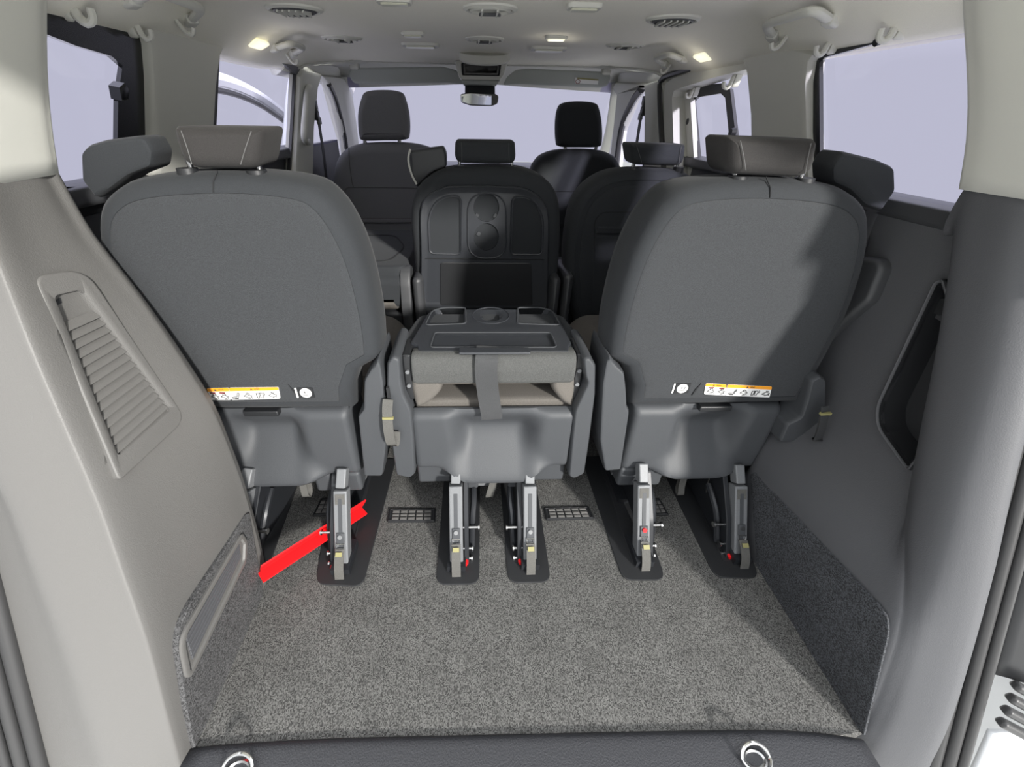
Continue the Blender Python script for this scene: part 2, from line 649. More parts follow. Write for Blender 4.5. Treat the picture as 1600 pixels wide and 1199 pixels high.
def plane_fit(P):
    c = sum(P, V((0, 0, 0))) / len(P)
    a = V((0, 0, 0))
    for i in range(len(P)):
        a += (P[i] - c).cross(P[(i + 1) % len(P)] - c)
    n = a.normalized()
    if n.dot(EYE - c) < 0: n = -n
    return c, n


def on_plane(px, py, c, n):
    d = rt * ((px - PPX) / FPX) - up * ((py - PPY) / FPX) + fw
    return EYE + d * ((c - EYE).dot(n) / d.dot(n))


outer = [(53, 432), (133, 418), (292, 655), (187, 753)]
P = on_panel(outer, BL)
vc, vn = plane_fit(P)
vc = vc + vn * 0.006
po = [on_plane(*p, vc, vn) for p in outer]
vent = slab('vent_cover', rnd(po, [0.018, 0.04, 0.03, 0.012]), vn, [(0, -0.02), (0, -0.002), (0.0015, 0), (0.004, 0.001)], M['panel'], wall_left)
inner = [(83, 462), (128, 452), (268, 640), (184, 714)]
pi_ = [on_plane(*p, vc, vn) for p in inner]
cutr = slab('c', rnd(pi_, 0.008), vn, [(0, -0.011), (0, 0.01)], M['panel'])
cut(vent, [cutr])
hole = slab('c', rnd([p for p in pi_], 0.008), vn, [(-0.003, -0.03), (-0.003, 0.05)], M['panel'])
cut(wall_left, [hole])
vent.data.materials[0] = M['panel']


def quad(P, u, v):
    return (P[0] * (1 - u) + P[1] * u) * (1 - v) + (P[3] * (1 - u) + P[2] * u) * v


ns = 15
for i in range(ns):
    v0 = 0.16 + 0.83 * i / ns
    v1 = v0 + 0.83 / ns * 0.96
    a, b = quad(pi_, 0.01, v0), quad(pi_, 0.985, v0 - 0.012)
    c, d = quad(pi_, 0.985, v1 - 0.012), quad(pi_, 0.01, v1)
    bm = bmesh.new()
    vs = [bm.verts.new(a - vn * 0.0100), bm.verts.new(b - vn * 0.0100), bm.verts.new(c - vn * 0.0015), bm.verts.new(d - vn * 0.0015)]
    ws = [bm.verts.new(q.co - vn * 0.006 if k < 2 else q.co - vn * 0.0120) for k, q in enumerate(vs)]
    bm.faces.new(vs); bm.faces.new(ws[::-1])
    for k in range(4):
        bm.faces.new((vs[k], ws[k], ws[(k + 1) % 4], vs[(k + 1) % 4]))
    finish('slat', bm, M['panel'], vent)
a = [quad(pi_, 0.0, 0.03), quad(pi_, 0.35, 0.02), quad(pi_, 0.33, 0.05), quad(pi_, 0.0, 0.065)]
slab('gap', a, vn, [(0, -0.0112), (0, -0.0098)], M['hole'], vent)

# left lower carpet panel with its slotted grille
cp = [(271, 985), (383, 806), (389, 800), (412, 930), (404, 958), (303, 1172), (288, 1100)]
Pc = ats(cp, 'X', -0.599)
carp = slab('carpet_panel', rnd(Pc, [0.05, 0.0, 0.01, 0.02, 0.01, 0.004, 0.0]), (1, 0, 0), [(0, -0.04), (0, 0.0), (0.002, 0.002)], M['carpet2'], wall_left)
go = ats([(276, 1000), (376, 832), (384, 845), (383, 876), (296, 1058), (288, 1060)], 'X', -0.597)
gr = slab('slotted_grille', rnd(go, [0.03, 0.012, 0.006, 0.012, 0.012, 0.008]), (1, 0, 0), [(0, 0), (0, 0.004), (0.003, 0.006), (0.010, 0.0055), (0.012, 0.001)], M['panel'], wall_left)
gi = ats([(283, 1003), (374, 845), (377, 868), (296, 1042)], 'X', -0.5965)
for i in range(5):
    v0, v1 = 0.06 + 0.9 * i / 5, 0.06 + 0.9 * (i + 0.86) / 5
    bmq = [quad(gi, 0.04, v0), quad(gi, 0.97, v0), quad(gi, 0.97, v1), quad(gi, 0.04, v1)]
    slab('slat', bmq, (1, 0, 0), [(0, 0), (0, 0.0025), (0.0012, 0.0035)], M['side'], gr)

# ---------------------------------------------------------------- right wall
czr = [(-0.10, 0.775, 0.222), (0.067, 0.783, 0.252), (0.355, 0.785, 0.352), (0.472, 0.79, 0.405), (0.729, 0.80, 0.505), (0.893, 0.802, 0.575), (0.975, 0.803, 0.61)]
rows = []
for z in (-0.08, 0.0, 0.12, 0.28, 0.42, 0.55, 0.70, 0.82, 0.92, 0.985):
    c = lerp_tab(czr, z)
    if z < 0.27:
        xi = 0.748
    else:
        xi = 0.748 + (0.845 - 0.748) * sstep(0.24, 0.46, z)
    yi = c.y + 0.10
    seal = V((0.866, 0.235 + 0.38 * z))
    blend = V((xi - 0.0, yi))
    if z > 0.4:
        fe = V((0.802, c.y + 0.082))       # pillar bulges in front of the wall lining
        xb = max(xi, 0.802 + 0.030 * sstep(0.40, 0.60, z))
        pts = [seal, V((0.835, c.y - 0.025)), c, c + V((-0.004, 0.05)), fe, fe + V(((xb - 0.802) * 0.3, 0.010)), fe + V(((xb - 0.802) * 0.95, 0.022)), V((xb, yi + 0.10)), V((max(xi, 0.80), yi + 0.2)), V((xi, 0.86)), V((xi, 0.92)), V((0.86, 1.2)), V((0.86, 1.75))]
    else:
        pts = [seal, V((0.835, c.y - 0.022)), c, c + V((-0.016, 0.015)), V(((xi + c.x) / 2 - 0.008, c.y + 0.028)), V((xi, c.y + 0.045)), V((xi, yi + 0.02)), V((xi, yi + 0.10)), V((xi, yi + 0.2)), V((xi, 0.74)), V((xi + 0.012, 0.79)), V((0.86, 0.88)), V((0.86, 1.75))]
    rows.append([V((p.x, p.y, z if (k < 5 or z < 0.9) else min(z, 0.905 + 0.02 * (z - 0.9)))) for k, p in enumerate(pts)])
wall_right = struct(patch('wall_right', rows, M['side'], None, 4, 3, 0.006))
tag(wall_right, 'grey lower side lining, darkened in colour for shade, beside the right third-row seat')
BR = bvh_of(wall_right)

# right D-pillar, pale
rows = []
for z, x, y in ((0.976, 0.797, 0.697), (1.05, 0.792, 0.725), (1.13, 0.780, 0.76), (1.24, 0.760, 0.815), (1.32, 0.745, 0.85)):
    rows.append([V((0.90, y - 0.30, z)), V((0.815, y - 0.26, z)), V((0.797, y - 0.18, z)), V((x - 0.003, y - 0.05, z)), V((x, y - 0.008, z)), V((x + 0.008, y + 0.006, z)), V((x + 0.05, y + 0.02, z)), V((0.90, y + 0.04, z))])
o = struct(patch('trim_3', rows, M['pale'], None, 4, 3, 0.005))
tag(o, 'pale grey rear pillar trim at the right edge')

# right carpet panel
cp = [(1172, 742), (1180, 738), (1386, 960), (1388, 990), (1361, 1142), (1184, 906)]
Pc = ats(cp, 'X', 0.742)
Pc[4].z = 0.0
slab('carpet_panel', rnd(Pc, [0.004, 0.004, 0.05, 0.03, 0.004, 0.004]), (-1, 0, 0), [(0, -0.004), (0, 0.0), (0.003, 0.0015)], M['carpet3'], wall_right)

# storage pocket in the right lining
pk = [(1471, 438), (1461, 442), (1370, 636), (1371, 668), (1418, 734), (1452, 690), (1490, 500)]
pc, pn = V((0.828, 0.6, 0.6)), V((-1, 0, 0))
pp = [on_plane(*p, pc, pn) for p in pk]
ppo = rnd(pp, [0.01, 0.012, 0.02, 0.02, 0.008, 0.03, 0.02])
rim = slab('pocket_rim', ppo, pn, [(-0.003, -0.012), (-0.003, 0.001), (-0.001, 0.002), (0.001, 0.001), (0.004, -0.004), (0.005, -0.012)], M['side'], wall_right)
cutr = slab('c', ppo, pn, [(0.004, -0.085), (0.004, 0.05)], M['hole'])
rim2 = slab('c2', ppo, pn, [(0.002, -0.05), (0.002, 0.05)], M['hole'])
cut(wall_right, [rim2])
cut(rim, [cutr])
bm = bmesh.new()
slab_bm(bm, ppo, pn, [(-0.004, -0.004), (-0.004, -0.062), (0.004, -0.062), (0.004, -0.0)])
for f in [f for f in bm.faces if len(f.verts) > 4]:
    bm.faces.remove(f)
slab_bm(bm, ppo, pn, [(-0.003, -0.068), (-0.003, -0.060)])
pocket = finish('pocket_liner', bm, M['hole'], wall_right)
sk = [on_plane(*p, pc - pn * 0.03, pn) for p in [(1462, 476), (1478, 470), (1484, 495), (1474, 505), (1440, 486)]]
slab('socket_plate', rnd(sk, 0.004), pn, [(0, -0.03), (0, 0), (0.002, 0.002)], M['dark'], wall_right)
sc = on_plane(1474, 480, pc - pn * 0.025, pn)
bm = bmesh.new(); cyl_bm(bm, sc - pn * 0.005, sc + pn * 0.004, 0.016, None, 20)
finish('power_socket', bm, M['black'], wall_right)
# arm-rest moulding and belt-line step on the right lining
ar = [(1340, 520), (1390, 400), (1394, 418), (1375, 470), (1352, 500), (1318, 545)]
am = ats([(1270, 560), (1350, 400), (1388, 404), (1394, 420), (1373, 470), (1330, 505)], 'X', 0.838)
slab('armrest', rnd(am, 0.012), (-1, 0, 0), [(0, -0.01), (0, 0.012), (0.006, 0.020), (0.012, 0.022)], M['dark'], wall_right)
bs = [(1500, 336), (1382, 334), (1378, 376), (1395, 380), (1410, 360), (1430, 346), (1470, 341)]

# belt-line ledges below the windows, both sides
for s, nm in ((1, 'trim_4'), (-1, 'trim_5')):
    rows = []
    for y in (0.55, 0.75, 0.95, 1.2, 1.6, 2.1):
        rows.append([V((s * 0.838, y, 0.90)), V((s * 0.842, y, 0.925)), V((s * 0.850, y, 0.933)), V((s * 0.905, y, 0.938)), V((s * 0.915, y, 0.90))])
    o = struct(patch(nm, rows, M['dark'], None, 3, 2, 0.003))
    tag(o, 'dark ledge under the %s side windows' % ('right' if s > 0 else 'left'))

# left wall beyond the panel
bm = bmesh.new()
box_bm(bm, (-0.875, 1.75, 0.46), (0.03, 1.9, 0.94))
o = struct(finish('wall_left', bm, M['dark']))
tag(o, 'dark lower side lining beyond the left seats')
bm = bmesh.new()
box_bm(bm, (0.875, 2.0, 0.46), (0.03, 0.6, 0.94))
struct(finish('wall_right', bm, M['dark']))

# ---------------------------------------------------------------- ceiling


def zc(x, y):
    a = abs(x)
    z = 1.315 - 0.10 * sstep(0.64, 0.86, a) - 0.012 * sstep(2.0, 2.6, y)
    duct = 0.012 * sstep(0.24, 0.32, a + 0.10 * sstep(1.5, 1.95, y) - 0.08) * (1 - sstep(1.75, 2.05, y))
    return z - duct


bm = bmesh.new()
nx, ny = 48, 60
g = []
for j in range(ny + 1):
    row = []
    for i in range(nx + 1):
        x = -0.84 + 1.68 * i / nx
        yend = 2.60 - 0.50 * sstep(0.64, 0.80, abs(x))
        y = 0.30 + (yend - 0.30) * j / ny
        row.append(bm.verts.new((x, y, zc(x, y))))
    g.append(row)
for j in range(ny):
    for i in range(nx):
        bm.faces.new((g[j][i], g[j][i + 1], g[j + 1][i + 1], g[j + 1][i]))
me = bpy.data.meshes.new('ceiling')
bm.to_mesh(me); bm.free(); shade(me, 60)
ceiling = struct(link('ceiling', me, M['headliner']))
sm = ceiling.modifiers.new('solid', 'SOLIDIFY'); sm.thickness = 0.012; sm.offset = 1
# front lip bead of the headliner
path = [V((x, 2.60 - 0.50 * sstep(0.64, 0.80, abs(x)), zc(x, 2.60 - 0.50 * sstep(0.64, 0.80, abs(x))) - 0.002)) for x in [-0.83 + 1.66 * k / 60 for k in range(61)]]
finish('edge_bead', tube_bm(bmesh.new(), path, 0.006, 8), M['pale'], ceiling)

# windscreen header
rows = [[V((x, 2.57 - 0.47 * sstep(0.66, 0.84, abs(x)), 1.318 - 0.07 * sstep(0.6, 0.84, abs(x)))) for x in (-0.84, -0.74, -0.6, -0.3, 0, 0.3, 0.6, 0.74, 0.84)],
        [V((x, 2.68, 1.305 - 0.02 * abs(x))) for x in (-0.84, -0.74, -0.6, -0.3, 0, 0.3, 0.6, 0.74, 0.84)],
        [V((x, 2.80, 1.262 - 0.03 * abs(x))) for x in (-0.84, -0.74, -0.6, -0.3, 0, 0.3, 0.6, 0.74, 0.84)],
        [V((x, 2.86, 1.235 - 0.04 * abs(x))) for x in (-0.84, -0.74, -0.6, -0.3, 0, 0.3, 0.6, 0.74, 0.84)]]
o = struct(patch('trim_6', rows, M['pale'], None, 3, 3, 0.008))
tag(o, 'pale windscreen header above the sun visors')

# ---------------------------------------------------------------- pillars, glass, doors


def side_x(z, s):
    return s * (0.842 - 0.16 * max(0, z - 0.94))


def pillar(nm, outline, s, mt, label, th=0.02, prof=None, r=0.0):
    """pillar trim on the tumblehome side plane: outline of (y, z)"""
    pts = [V((side_x(z, s), y, z)) for y, z in outline]
    n = V((-s, 0, -0.16)).normalized()
    o = slab(nm, rnd(pts, r) if r else pts, n, prof or [(0, -0.03), (0, 0.0), (0.006, th * 0.7), (0.02, th)], mt)
    tag(struct(o), label)
    return o


def yz(px, py, s, x=None):
    """photo pixel onto the leaning side plane -> (y, z)"""
    X = 0.842
    for k in range(6):
        p = at(px, py, 'X', s * X)
        X = abs(side_x(p.z, s))
    return (p.y, p.z)


# C pillars
cl = [yz(*p, -1) for p in [(238, 330), (234, 215), (232, 120), (228, 70), (220, 40), (300, 30), (372, 48), (352, 62), (340, 90), (334, 140), (331, 200), (328, 300)]]
pillar('trim_7', cl, -1, M['pale'], 'wide pale pillar trim between the two left windows', 0.012)
cr = [yz(*p, 1) for p in [(1272, 300), (1268, 205), (1266, 130), (1270, 96), (1280, 82), (1230, 70), (1170, 58), (1146, 70), (1160, 84), (1170, 115), (1176, 180), (1178, 300)]]
pillar('trim_8', cr, 1, M['pale'], 'wide pale pillar trim between the two right windows', 0.012)


def pane(nm, outline, s, label, off=0.028):
    pts = [V((side_x(z, s) + s * off, y, z)) for y, z in outline]
    n = V((-s, 0, -0.16)).normalized()
    bm = bmesh.new()
    f = bm.faces.new([bm.verts.new(p) for p in pts])
    me = bpy.data.meshes.new(nm)
    bm.to_mesh(me); bm.free()
    o = link(nm, me, M['glass'])
    tag(struct(o), label)
    return o


def frame_ring(nm, outline, inner, s, mt, parent, off=0.02, th=0.010):
    """border strip between two outlines of equal count"""
    bm = bmesh.new()
    n = len(outline)
    A = [V((side_x(z, s) + s * off, y, z)) for y, z in outline]
    B = [V((side_x(z, s) + s * off, y, z)) for y, z in inner]
    d = V((-s * th, 0, 0))
    a0 = [bm.verts.new(p) for p in A]; b0 = [bm.verts.new(p) for p in B]
    a1 = [bm.verts.new(p + d) for p in A]; b1 = [bm.verts.new(p + d) for p in B]
    for i in range(n):
        j = (i + 1) % n
        bm.faces.new((a1[i], a1[j], b1[j], b1[i]))
        bm.faces.new((a0[i], a0[j], b0[j], b0[i]))
        bm.faces.new((b0[i], b0[j], b1[j], b1[i]))
        bm.faces.new((a0[i], a0[j], a1[j], a1[i]))
    return finish(nm, bm, mt, parent)


# left rear quarter window
w1o = [(0.55, 0.90), (0.55, 1.26), (0.80, 1.26), (1.16, 1.262), (1.19, 1.25), (1.20, 1.15), (1.18, 1.0), (1.16, 0.90)]
w1 = pane('window_1', w1o, -1, 'tinted left rear quarter window beside the left third-row seat')
frit_i = [yz(*p, -1) for p in [(60, 292), (60, 45), (128, 72), (182, 88), (199, 103), (192, 150), (191, 215), (190, 292)]]
frame_ring('glass_border', [(0.50, 0.88), (0.52, 1.27), (0.80, 1.27), (1.10, 1.275), (1.22, 1.27), (1.22, 1.15), (1.20, 1.0), (1.18, 0.88)], frit_i, -1, M['frit'], w1)
# window catch
cpt = [yz(*p, -1) for p in [(186, 135), (194, 128), (202, 140), (200, 155), (190, 156)]]
slab('window_catch', [V((side_x(z, -1) - 0.012, y, z)) for y, z in cpt], (1, 0, -0.16), [(0, -0.01), (0, 0.012), (0.004, 0.015)], M['frit'], w1)
# right rear quarter window
w2 = pane('window_2', [(0.50, 0.90), (0.50, 1.27), (0.80, 1.27), (1.22, 1.27), (1.26, 1.20), (1.24, 1.0), (1.22, 0.90)], 1, 'tinted right rear quarter window beside the right third-row seat')
fo = [(0.45, 0.88), (0.45, 1.29), (1.30, 1.29), (1.30, 0.88)]
fi = [yz(*p, 1) for p in [(1530, 338), (1532, 20), (1274, 92), (1276, 338)]]
frame_ring('glass_border', fo, fi, 1, M['frit'], w2)
# left second-row window
w3 = pane('window_3', [(1.32, 0.90), (1.32, 1.26), (2.20, 1.25), (2.20, 0.90)], -1, 'tinted left second-row window behind the left C-pillar')
fi = [yz(*p, -1) for p in [(332, 330), (345, 57), (447, 102), (462, 116), (457, 200), (449, 330)]]
frame_ring('glass_border', [(1.25, 0.85), (1.30, 1.29), (2.0, 1.29), (2.16, 1.27), (2.16, 1.0), (2.16, 0.85)], fi, -1, M['rubber'], w3, 0.012, 0.012)

# left B pillar with grab bar and belt adjuster
bl = [yz(*p, -1) for p in [(452, 330), (459, 200), (463, 118), (470, 107), (499, 114), (492, 140), (486, 200), (482, 330)]]
bp = pillar('trim_9', bl, -1, M['pale'], 'pale left B-pillar trim carrying a vertical grab bar', 0.02)
t = thing('grab_bar', 'pale vertical grab bar on the left B-pillar', 'grab bar', at(478, 225, 'X', -0.79))
gp = [at(481, 222, 'X', -0.80), at(477, 220, 'X', -0.775), at(475, 205, 'X', -0.765), at(479, 160, 'X', -0.765), at(481, 140, 'X', -0.775), at(484, 134, 'X', -0.80)]
finish('bar', tube_bm(bmesh.new(), crv(gp, 4, False), 0.013, 10), M['pale'], t)
for q in (gp[0], gp[-1]):
    bm = bmesh.new(); cyl_bm(bm, q + V((-0.02, 0, 0)), q + V((0.012, 0, 0)), 0.017, 0.012)
    finish('mount', bm, M['pale'], t)


def belt_adjuster(px, py, s, label):
    p = at(px, py, 'X', s * 0.80)
    t = thing('belt_adjuster', label, 'belt adjuster', p)
    bm = bmesh.new(); box_bm(bm, p, (0.02, 0.035, 0.085)); bev(finish('slider', bm, M['black'], t), 0.004)
    bm = bmesh.new(); box_bm(bm, p + V((-s * 0.006, 0.004, -0.045)), (0.016, 0.032, 0.03)); bev(finish('belt_loop', bm, M['silver'], t), 0.004)
    bm = bmesh.new(); cyl_bm(bm, p + V((-s * 0.01, 0, 0.0)), p + V((-s * 0.014, 0, 0)), 0.008); finish('bolt', bm, M['steel'], t)
    bm = bmesh.new(); ribbon_bm(bm, [p + V((-s * 0.004, 0.004, -0.05)), p + V((0, 0.0, -0.2)), p + V((s * 0.015, -0.01, -0.42))], 0.035, (0, 1, 0)); finish('belt', bm, M['dstrap'], t)


belt_adjuster(493, 172, -1, 'black seat-belt height adjuster on the left B-pillar')
belt_adjuster(1006, 166, 1, 'black seat-belt height adjuster on the right B-pillar')

# front side: A pillars and front door glass
for s, nm, wn_, pts, lb in ((-1, 'trim_10', 'window_4', [(500, 118), (530, 120), (556, 128), (549, 150), (556, 200), (566, 300), (546, 300), (538, 220), (524, 160), (512, 132)], 'left'),
                            (1, 'trim_11', 'window_5', [(1036, 133), (1000, 130), (955, 128), (966, 150), (962, 200), (950, 300), (960, 300), (972, 205), (990, 160), (1004, 140)], 'right')):
    pillar(nm, [yz(*p, s) for p in pts], s, M['pale'], 'pale %s A-pillar trim beside the windscreen' % lb, 0.014)
    pane(wn_, [(2.10, 0.84), (2.10, 1.27), (2.75, 1.27), (2.95, 0.84)], s, 'tinted %s front door window' % lb)
    seal = [p for p in (pts[3:] if False else pts[6:])]
    q = [V((side_x(z, s) - s * 0.006, y, z)) for y, z in [yz(*p, s) for p in pts[6:]]]
    o = finish('trim_%d' % (12 if s < 0 else 13), tube_bm(bmesh.new(), crv(q, 4, False), 0.018 if s > 0 else 0.013, 8), M['rubber'])
    tag(struct(o), 'black rubber seal of the %s front door opening' % lb)

# windscreen
bm = bmesh.new()
wsr = [[V((-0.84, 2.76, 1.24)), V((-0.4, 2.84, 1.255)), V((0, 2.86, 1.26)), V((0.4, 2.84, 1.255)), V((0.84, 2.76, 1.24))],
       [V((-0.93, 3.16, 0.98)), V((-0.45, 3.26, 0.98)), V((0, 3.30, 0.98)), V((0.45, 3.26, 0.98)), V((0.93, 3.16, 0.98))],
       [V((-0.98, 3.46, 0.74)), V((-0.5, 3.58, 0.74)), V((0, 3.62, 0.74)), V((0.5, 3.58, 0.74)), V((0.98, 3.46, 0.74))]]
bm.free()
ws = struct(patch('window_6', wsr, M['glass'], None, 4, 4))
tag(ws, 'wide tinted windscreen ahead of the front seats')
for s in (-1, 1):
    rr = []
    for k in range(3):
        e = wsr[k][0 if s < 0 else 4]
        rr.append([e + V((-s * 0.075 if k < 1 else -s * 0.045, 0.0, 0)), e + V((-s * 0.03, -0.03, 0)), e + V((s * 0.05, -0.10, 0))])
    patch('screen_border', rr, M['pale'], ws, 3, 4, 0.004)
# dashboard top
bm = bmesh.new()
rows = [[V((x, 2.85, 0.62)) for x in (-0.85, 0, 0.85)], [V((x, 2.95, 0.755)) for x in (-0.85, 0, 0.85)], [V((x, 3.2, 0.765)) for x in (-0.88, 0, 0.88)], [V((x, 3.62, 0.735)) for x in (-0.95, 0, 0.95)]]
bm.free()
o = struct(patch('trim_14', rows, M['dark'], None, 4, 4, 0.01))
tag(o, 'dark dashboard top under the windscreen')
bm = bmesh.new(); box_bm(bm, (0, 2.95, 0.36), (1.7, 0.10, 0.70)); struct(finish('wall_front', bm, M['dark']))

for s, nm in ((-1, 'trim_19'), (1, 'trim_20')):
    rows = [[V((s * 0.77, y, 1.300)), V((s * 0.80, y, 1.262)), V((s * 0.815, y, 1.222)), V((s * 0.87, y, 1.20)), V((s * 0.90, y, 1.30))] for y in (2.0, 2.2, 2.5, 2.8, 2.95)]
    o = struct(patch(nm, rows, M['pale'], None, 3, 2, 0.004))
    tag(o, 'pale roof rail above the %s front door' % ('left' if s < 0 else 'right'))

# right sliding door lining with pop-out vent window
d2 = root('door_2', (0.86, 1.75, 0.9))
d2['label'] = 'closed right sliding door with pale lining and black vent window frame'


def strip(nm, A, B, dx, mt, parent):
    bm = bmesh.new()
    a0 = [bm.verts.new(p) for p in A]; b0 = [bm.verts.new(p) for p in B]
    a1 = [bm.verts.new(p + V((dx, 0, 0))) for p in A]; b1 = [bm.verts.new(p + V((dx, 0, 0))) for p in B]
    for i in range(len(A) - 1):
        bm.faces.new((a0[i], a0[i + 1], b0[i + 1], b0[i]))
        bm.faces.new((a1[i], a1[i + 1], b1[i + 1], b1[i]))
        bm.faces.new((b0[i], b0[i + 1], b1[i + 1], b1[i]))
        bm.faces.new((a0[i], a0[i + 1], a1[i + 1], a1[i]))
    for i in (0, len(A) - 1):
        bm.faces.new((a0[i], b0[i], b1[i], a1[i]))
    return finish(nm, bm, mt, parent)


XL = 0.80
A = ats([(1176, 84), (1110, 104), (1052, 122), (1040, 130), (1037, 145), (1040, 240), (1046, 360)], 'X', XL)
Bq = ats([(1176, 106), (1112, 122), (1062, 138), (1053, 142), (1050, 152), (1053, 240), (1058, 360)], 'X', XL)
strip('door_lining', A, Bq, 0.075, M['pale'], d2)
A2 = ats([(1176, 105), (1112, 121), (1060, 138), (1052, 142), (1049, 152), (1052, 240), (1057, 360)], 'X', XL + 0.055)
B2 = ats([(1176, 112), (1145, 118), (1090, 130), (1080, 134), (1078, 146), (1084, 240), (1092, 360)], 'X', XL + 0.055)
strip('window_reveal', A2, B2, 0.02, M['pale'], d2)
XG = XL + 0.072
A3 = ats([(1084, 360), (1079, 240), (1075, 150), (1082, 134), (1130, 130), (1141, 140), (1149, 208), (1152, 300)], 'X', XG)
B3 = ats([(1097, 360), (1091, 240), (1083, 158), (1089, 152), (1126, 146), (1133, 153), (1139, 212), (1141, 300)], 'X', XG)
strip('vent_window_frame', A3, B3, 0.012, M['rubber'], d2)
for cx, cy in ((1079, 190), (1147, 207)):
    bm = bmesh.new(); c = at(cx, cy, 'X', XG - 0.004); cyl_bm(bm, c, c + V((-0.014, 0, 0)), 0.016, 0.012); finish('catch', bm, M['black'], d2)
gp = ats([(1060, 400), (1055, 130), (1180, 100), (1190, 400)], 'X', XG + 0.014)
bm = bmesh.new(); bm.faces.new([bm.verts.new(p) for p in gp])
finish('door_glass', bm, M['glass'], d2, wn=False)
# dark seal around the sliding door opening
sp_ = ats([(1165, 79), (1100, 100), (1046, 117), (1035, 124), (1031, 136), (1033, 200), (1040, 300)], 'X', XL - 0.004)
o = finish('trim_15', tube_bm(bmesh.new(), crv(sp_, 4, False), 0.012, 8, nrm=(1, 0, 0)), M['rubber'])
tag(struct(o), 'black seal round the right sliding door opening')
br = [yz(*p, 1) for p in [(1010, 320), (1011, 200), (1012, 150), (1010, 131), (1034, 124), (1035, 140), (1036, 200), (1042, 320)]]
pillar('trim_16', br, 1, M['pale'], 'pale right B-pillar trim', 0.02)

# opened left front door outside the left second-row window
d1 = root('door_1', (-1.2, 1.9, 0.9))
d1['label'] = 'opened white left front door seen through the left second-row window'
XD = -1.15
dp = ats([(300, 118), (338, 124), (372, 135), (405, 152), (438, 176), (470, 202)], 'X', XD)
finish('door_frame', tube_bm(bmesh.new(), crv(dp, 5, False), 0.030, 8, sy=1.0), M['white'], d1)
dp2 = [p + V((0.012, -0.012, -0.042)) for p in dp]
finish('door_seal', tube_bm(bmesh.new(), crv(dp2, 5, False), 0.012, 8), M['rubber'], d1)
dp3 = ats([(462, 110), (456, 150), (452, 200), (446, 320)], 'X', -0.93)
finish('door_edge', tube_bm(bmesh.new(), crv(dp3, 5, False), 0.026, 8), M['white'], d1)

# door seals round the tailgate opening
for s, nm in ((-1, 'trim_17'), (1, 'trim_18')):
    yo = 0.258 if s < 0 else 0.230
    zz = (-0.12, 0.0, 0.2, 0.4, 0.6, 0.8, 1.05, 1.28)
    q1 = [V((s * 0.870, yo + 0.38 * z, z)) for z in zz]
    q2 = [V((s * 0.888, yo - 0.012 + 0.38 * z, z)) for z in zz]
    q3 = [V((s * 0.903, yo - 0.022 + 0.38 * z, z)) for z in zz]
    o = struct(finish(nm, tube_bm(bmesh.new(), crv(q1, 4, False), 0.0125, 10), M['rubber']))
    tag(o, 'black rubber seal along the %s side of the tailgate opening' % ('left' if s < 0 else 'right'))
    finish('seal_lip', tube_bm(bmesh.new(), crv(q2, 4, False), 0.010, 10), M['rubber'], o)
    finish('seal_lip', tube_bm(bmesh.new(), crv(q3, 4, False), 0.008, 10), M['rubber'], o)
# bodywork outside the right seal
rows = []
for z in (-0.35, -0.1, 0.0, 0.09):
    rows.append([V((0.925, 0.20 + 0.30 * z, z)), V((1.02, 0.20 + 0.30 * z, z)), V((1.12, 0.25 + 0.30 * z, z)), V((1.20, 0.40, z))])
bumper = patch('rear_bumper', rows, M['white'], None, 4, 4, 0.01)
tag(bumper, 'white painted bodywork outside the right seal at the lower right corner', 'bumper')
rows = []
for z in (-0.35, -0.1, 0.05, 0.3, 0.5):
    rows.append([V((-0.925, 0.18 + 0.36 * z, z)), V((-1.02, 0.18 + 0.36 * z, z)), V((-1.2, 0.40, z))])
o = patch('body_panel', rows, M['white'], None, 4, 4, 0.01)
tag(o, 'white painted bodywork outside the left seal at the lower left corner', 'bodywork')
rows = []
for z in (0.20, 0.35, 0.55, 0.85):
    rows.append([V((0.914, 0.205 + 0.38 * z, z)), V((0.99, 0.19 + 0.38 * z, z)), V((1.12, 0.25 + 0.38 * z, z))])
tl = patch('tail_light', rows, M['black'], None, 4, 4, 0.02)
tag(tl, 'black tail-light unit with ribbed lens outside the right seal', 'tail light')
for k in range(4):
    a = V((0.918 + 0.004 * k, 0.235 + 0.010 * k, 0.13 + 0.024 * k)); b = V((0.985, 0.215 + 0.010 * k, 0.10 + 0.026 * k))
    bm = bmesh.new(); bar_bm(bm, a, b, 0.016, 0.016, (0, 1, 0)); bev(finish('lens_rib', bm, M['rubber'], tl), 0.005)

# ---------------------------------------------------------------- seats


def sx(pts, s):
    return [V((p[0] * s, p[1], p[2])) for p in pts]


def xz(pts, y, s=1):
    return [V((s * p[0], y, p[1])) for p in pts]


REAR = (0, -1, 0)


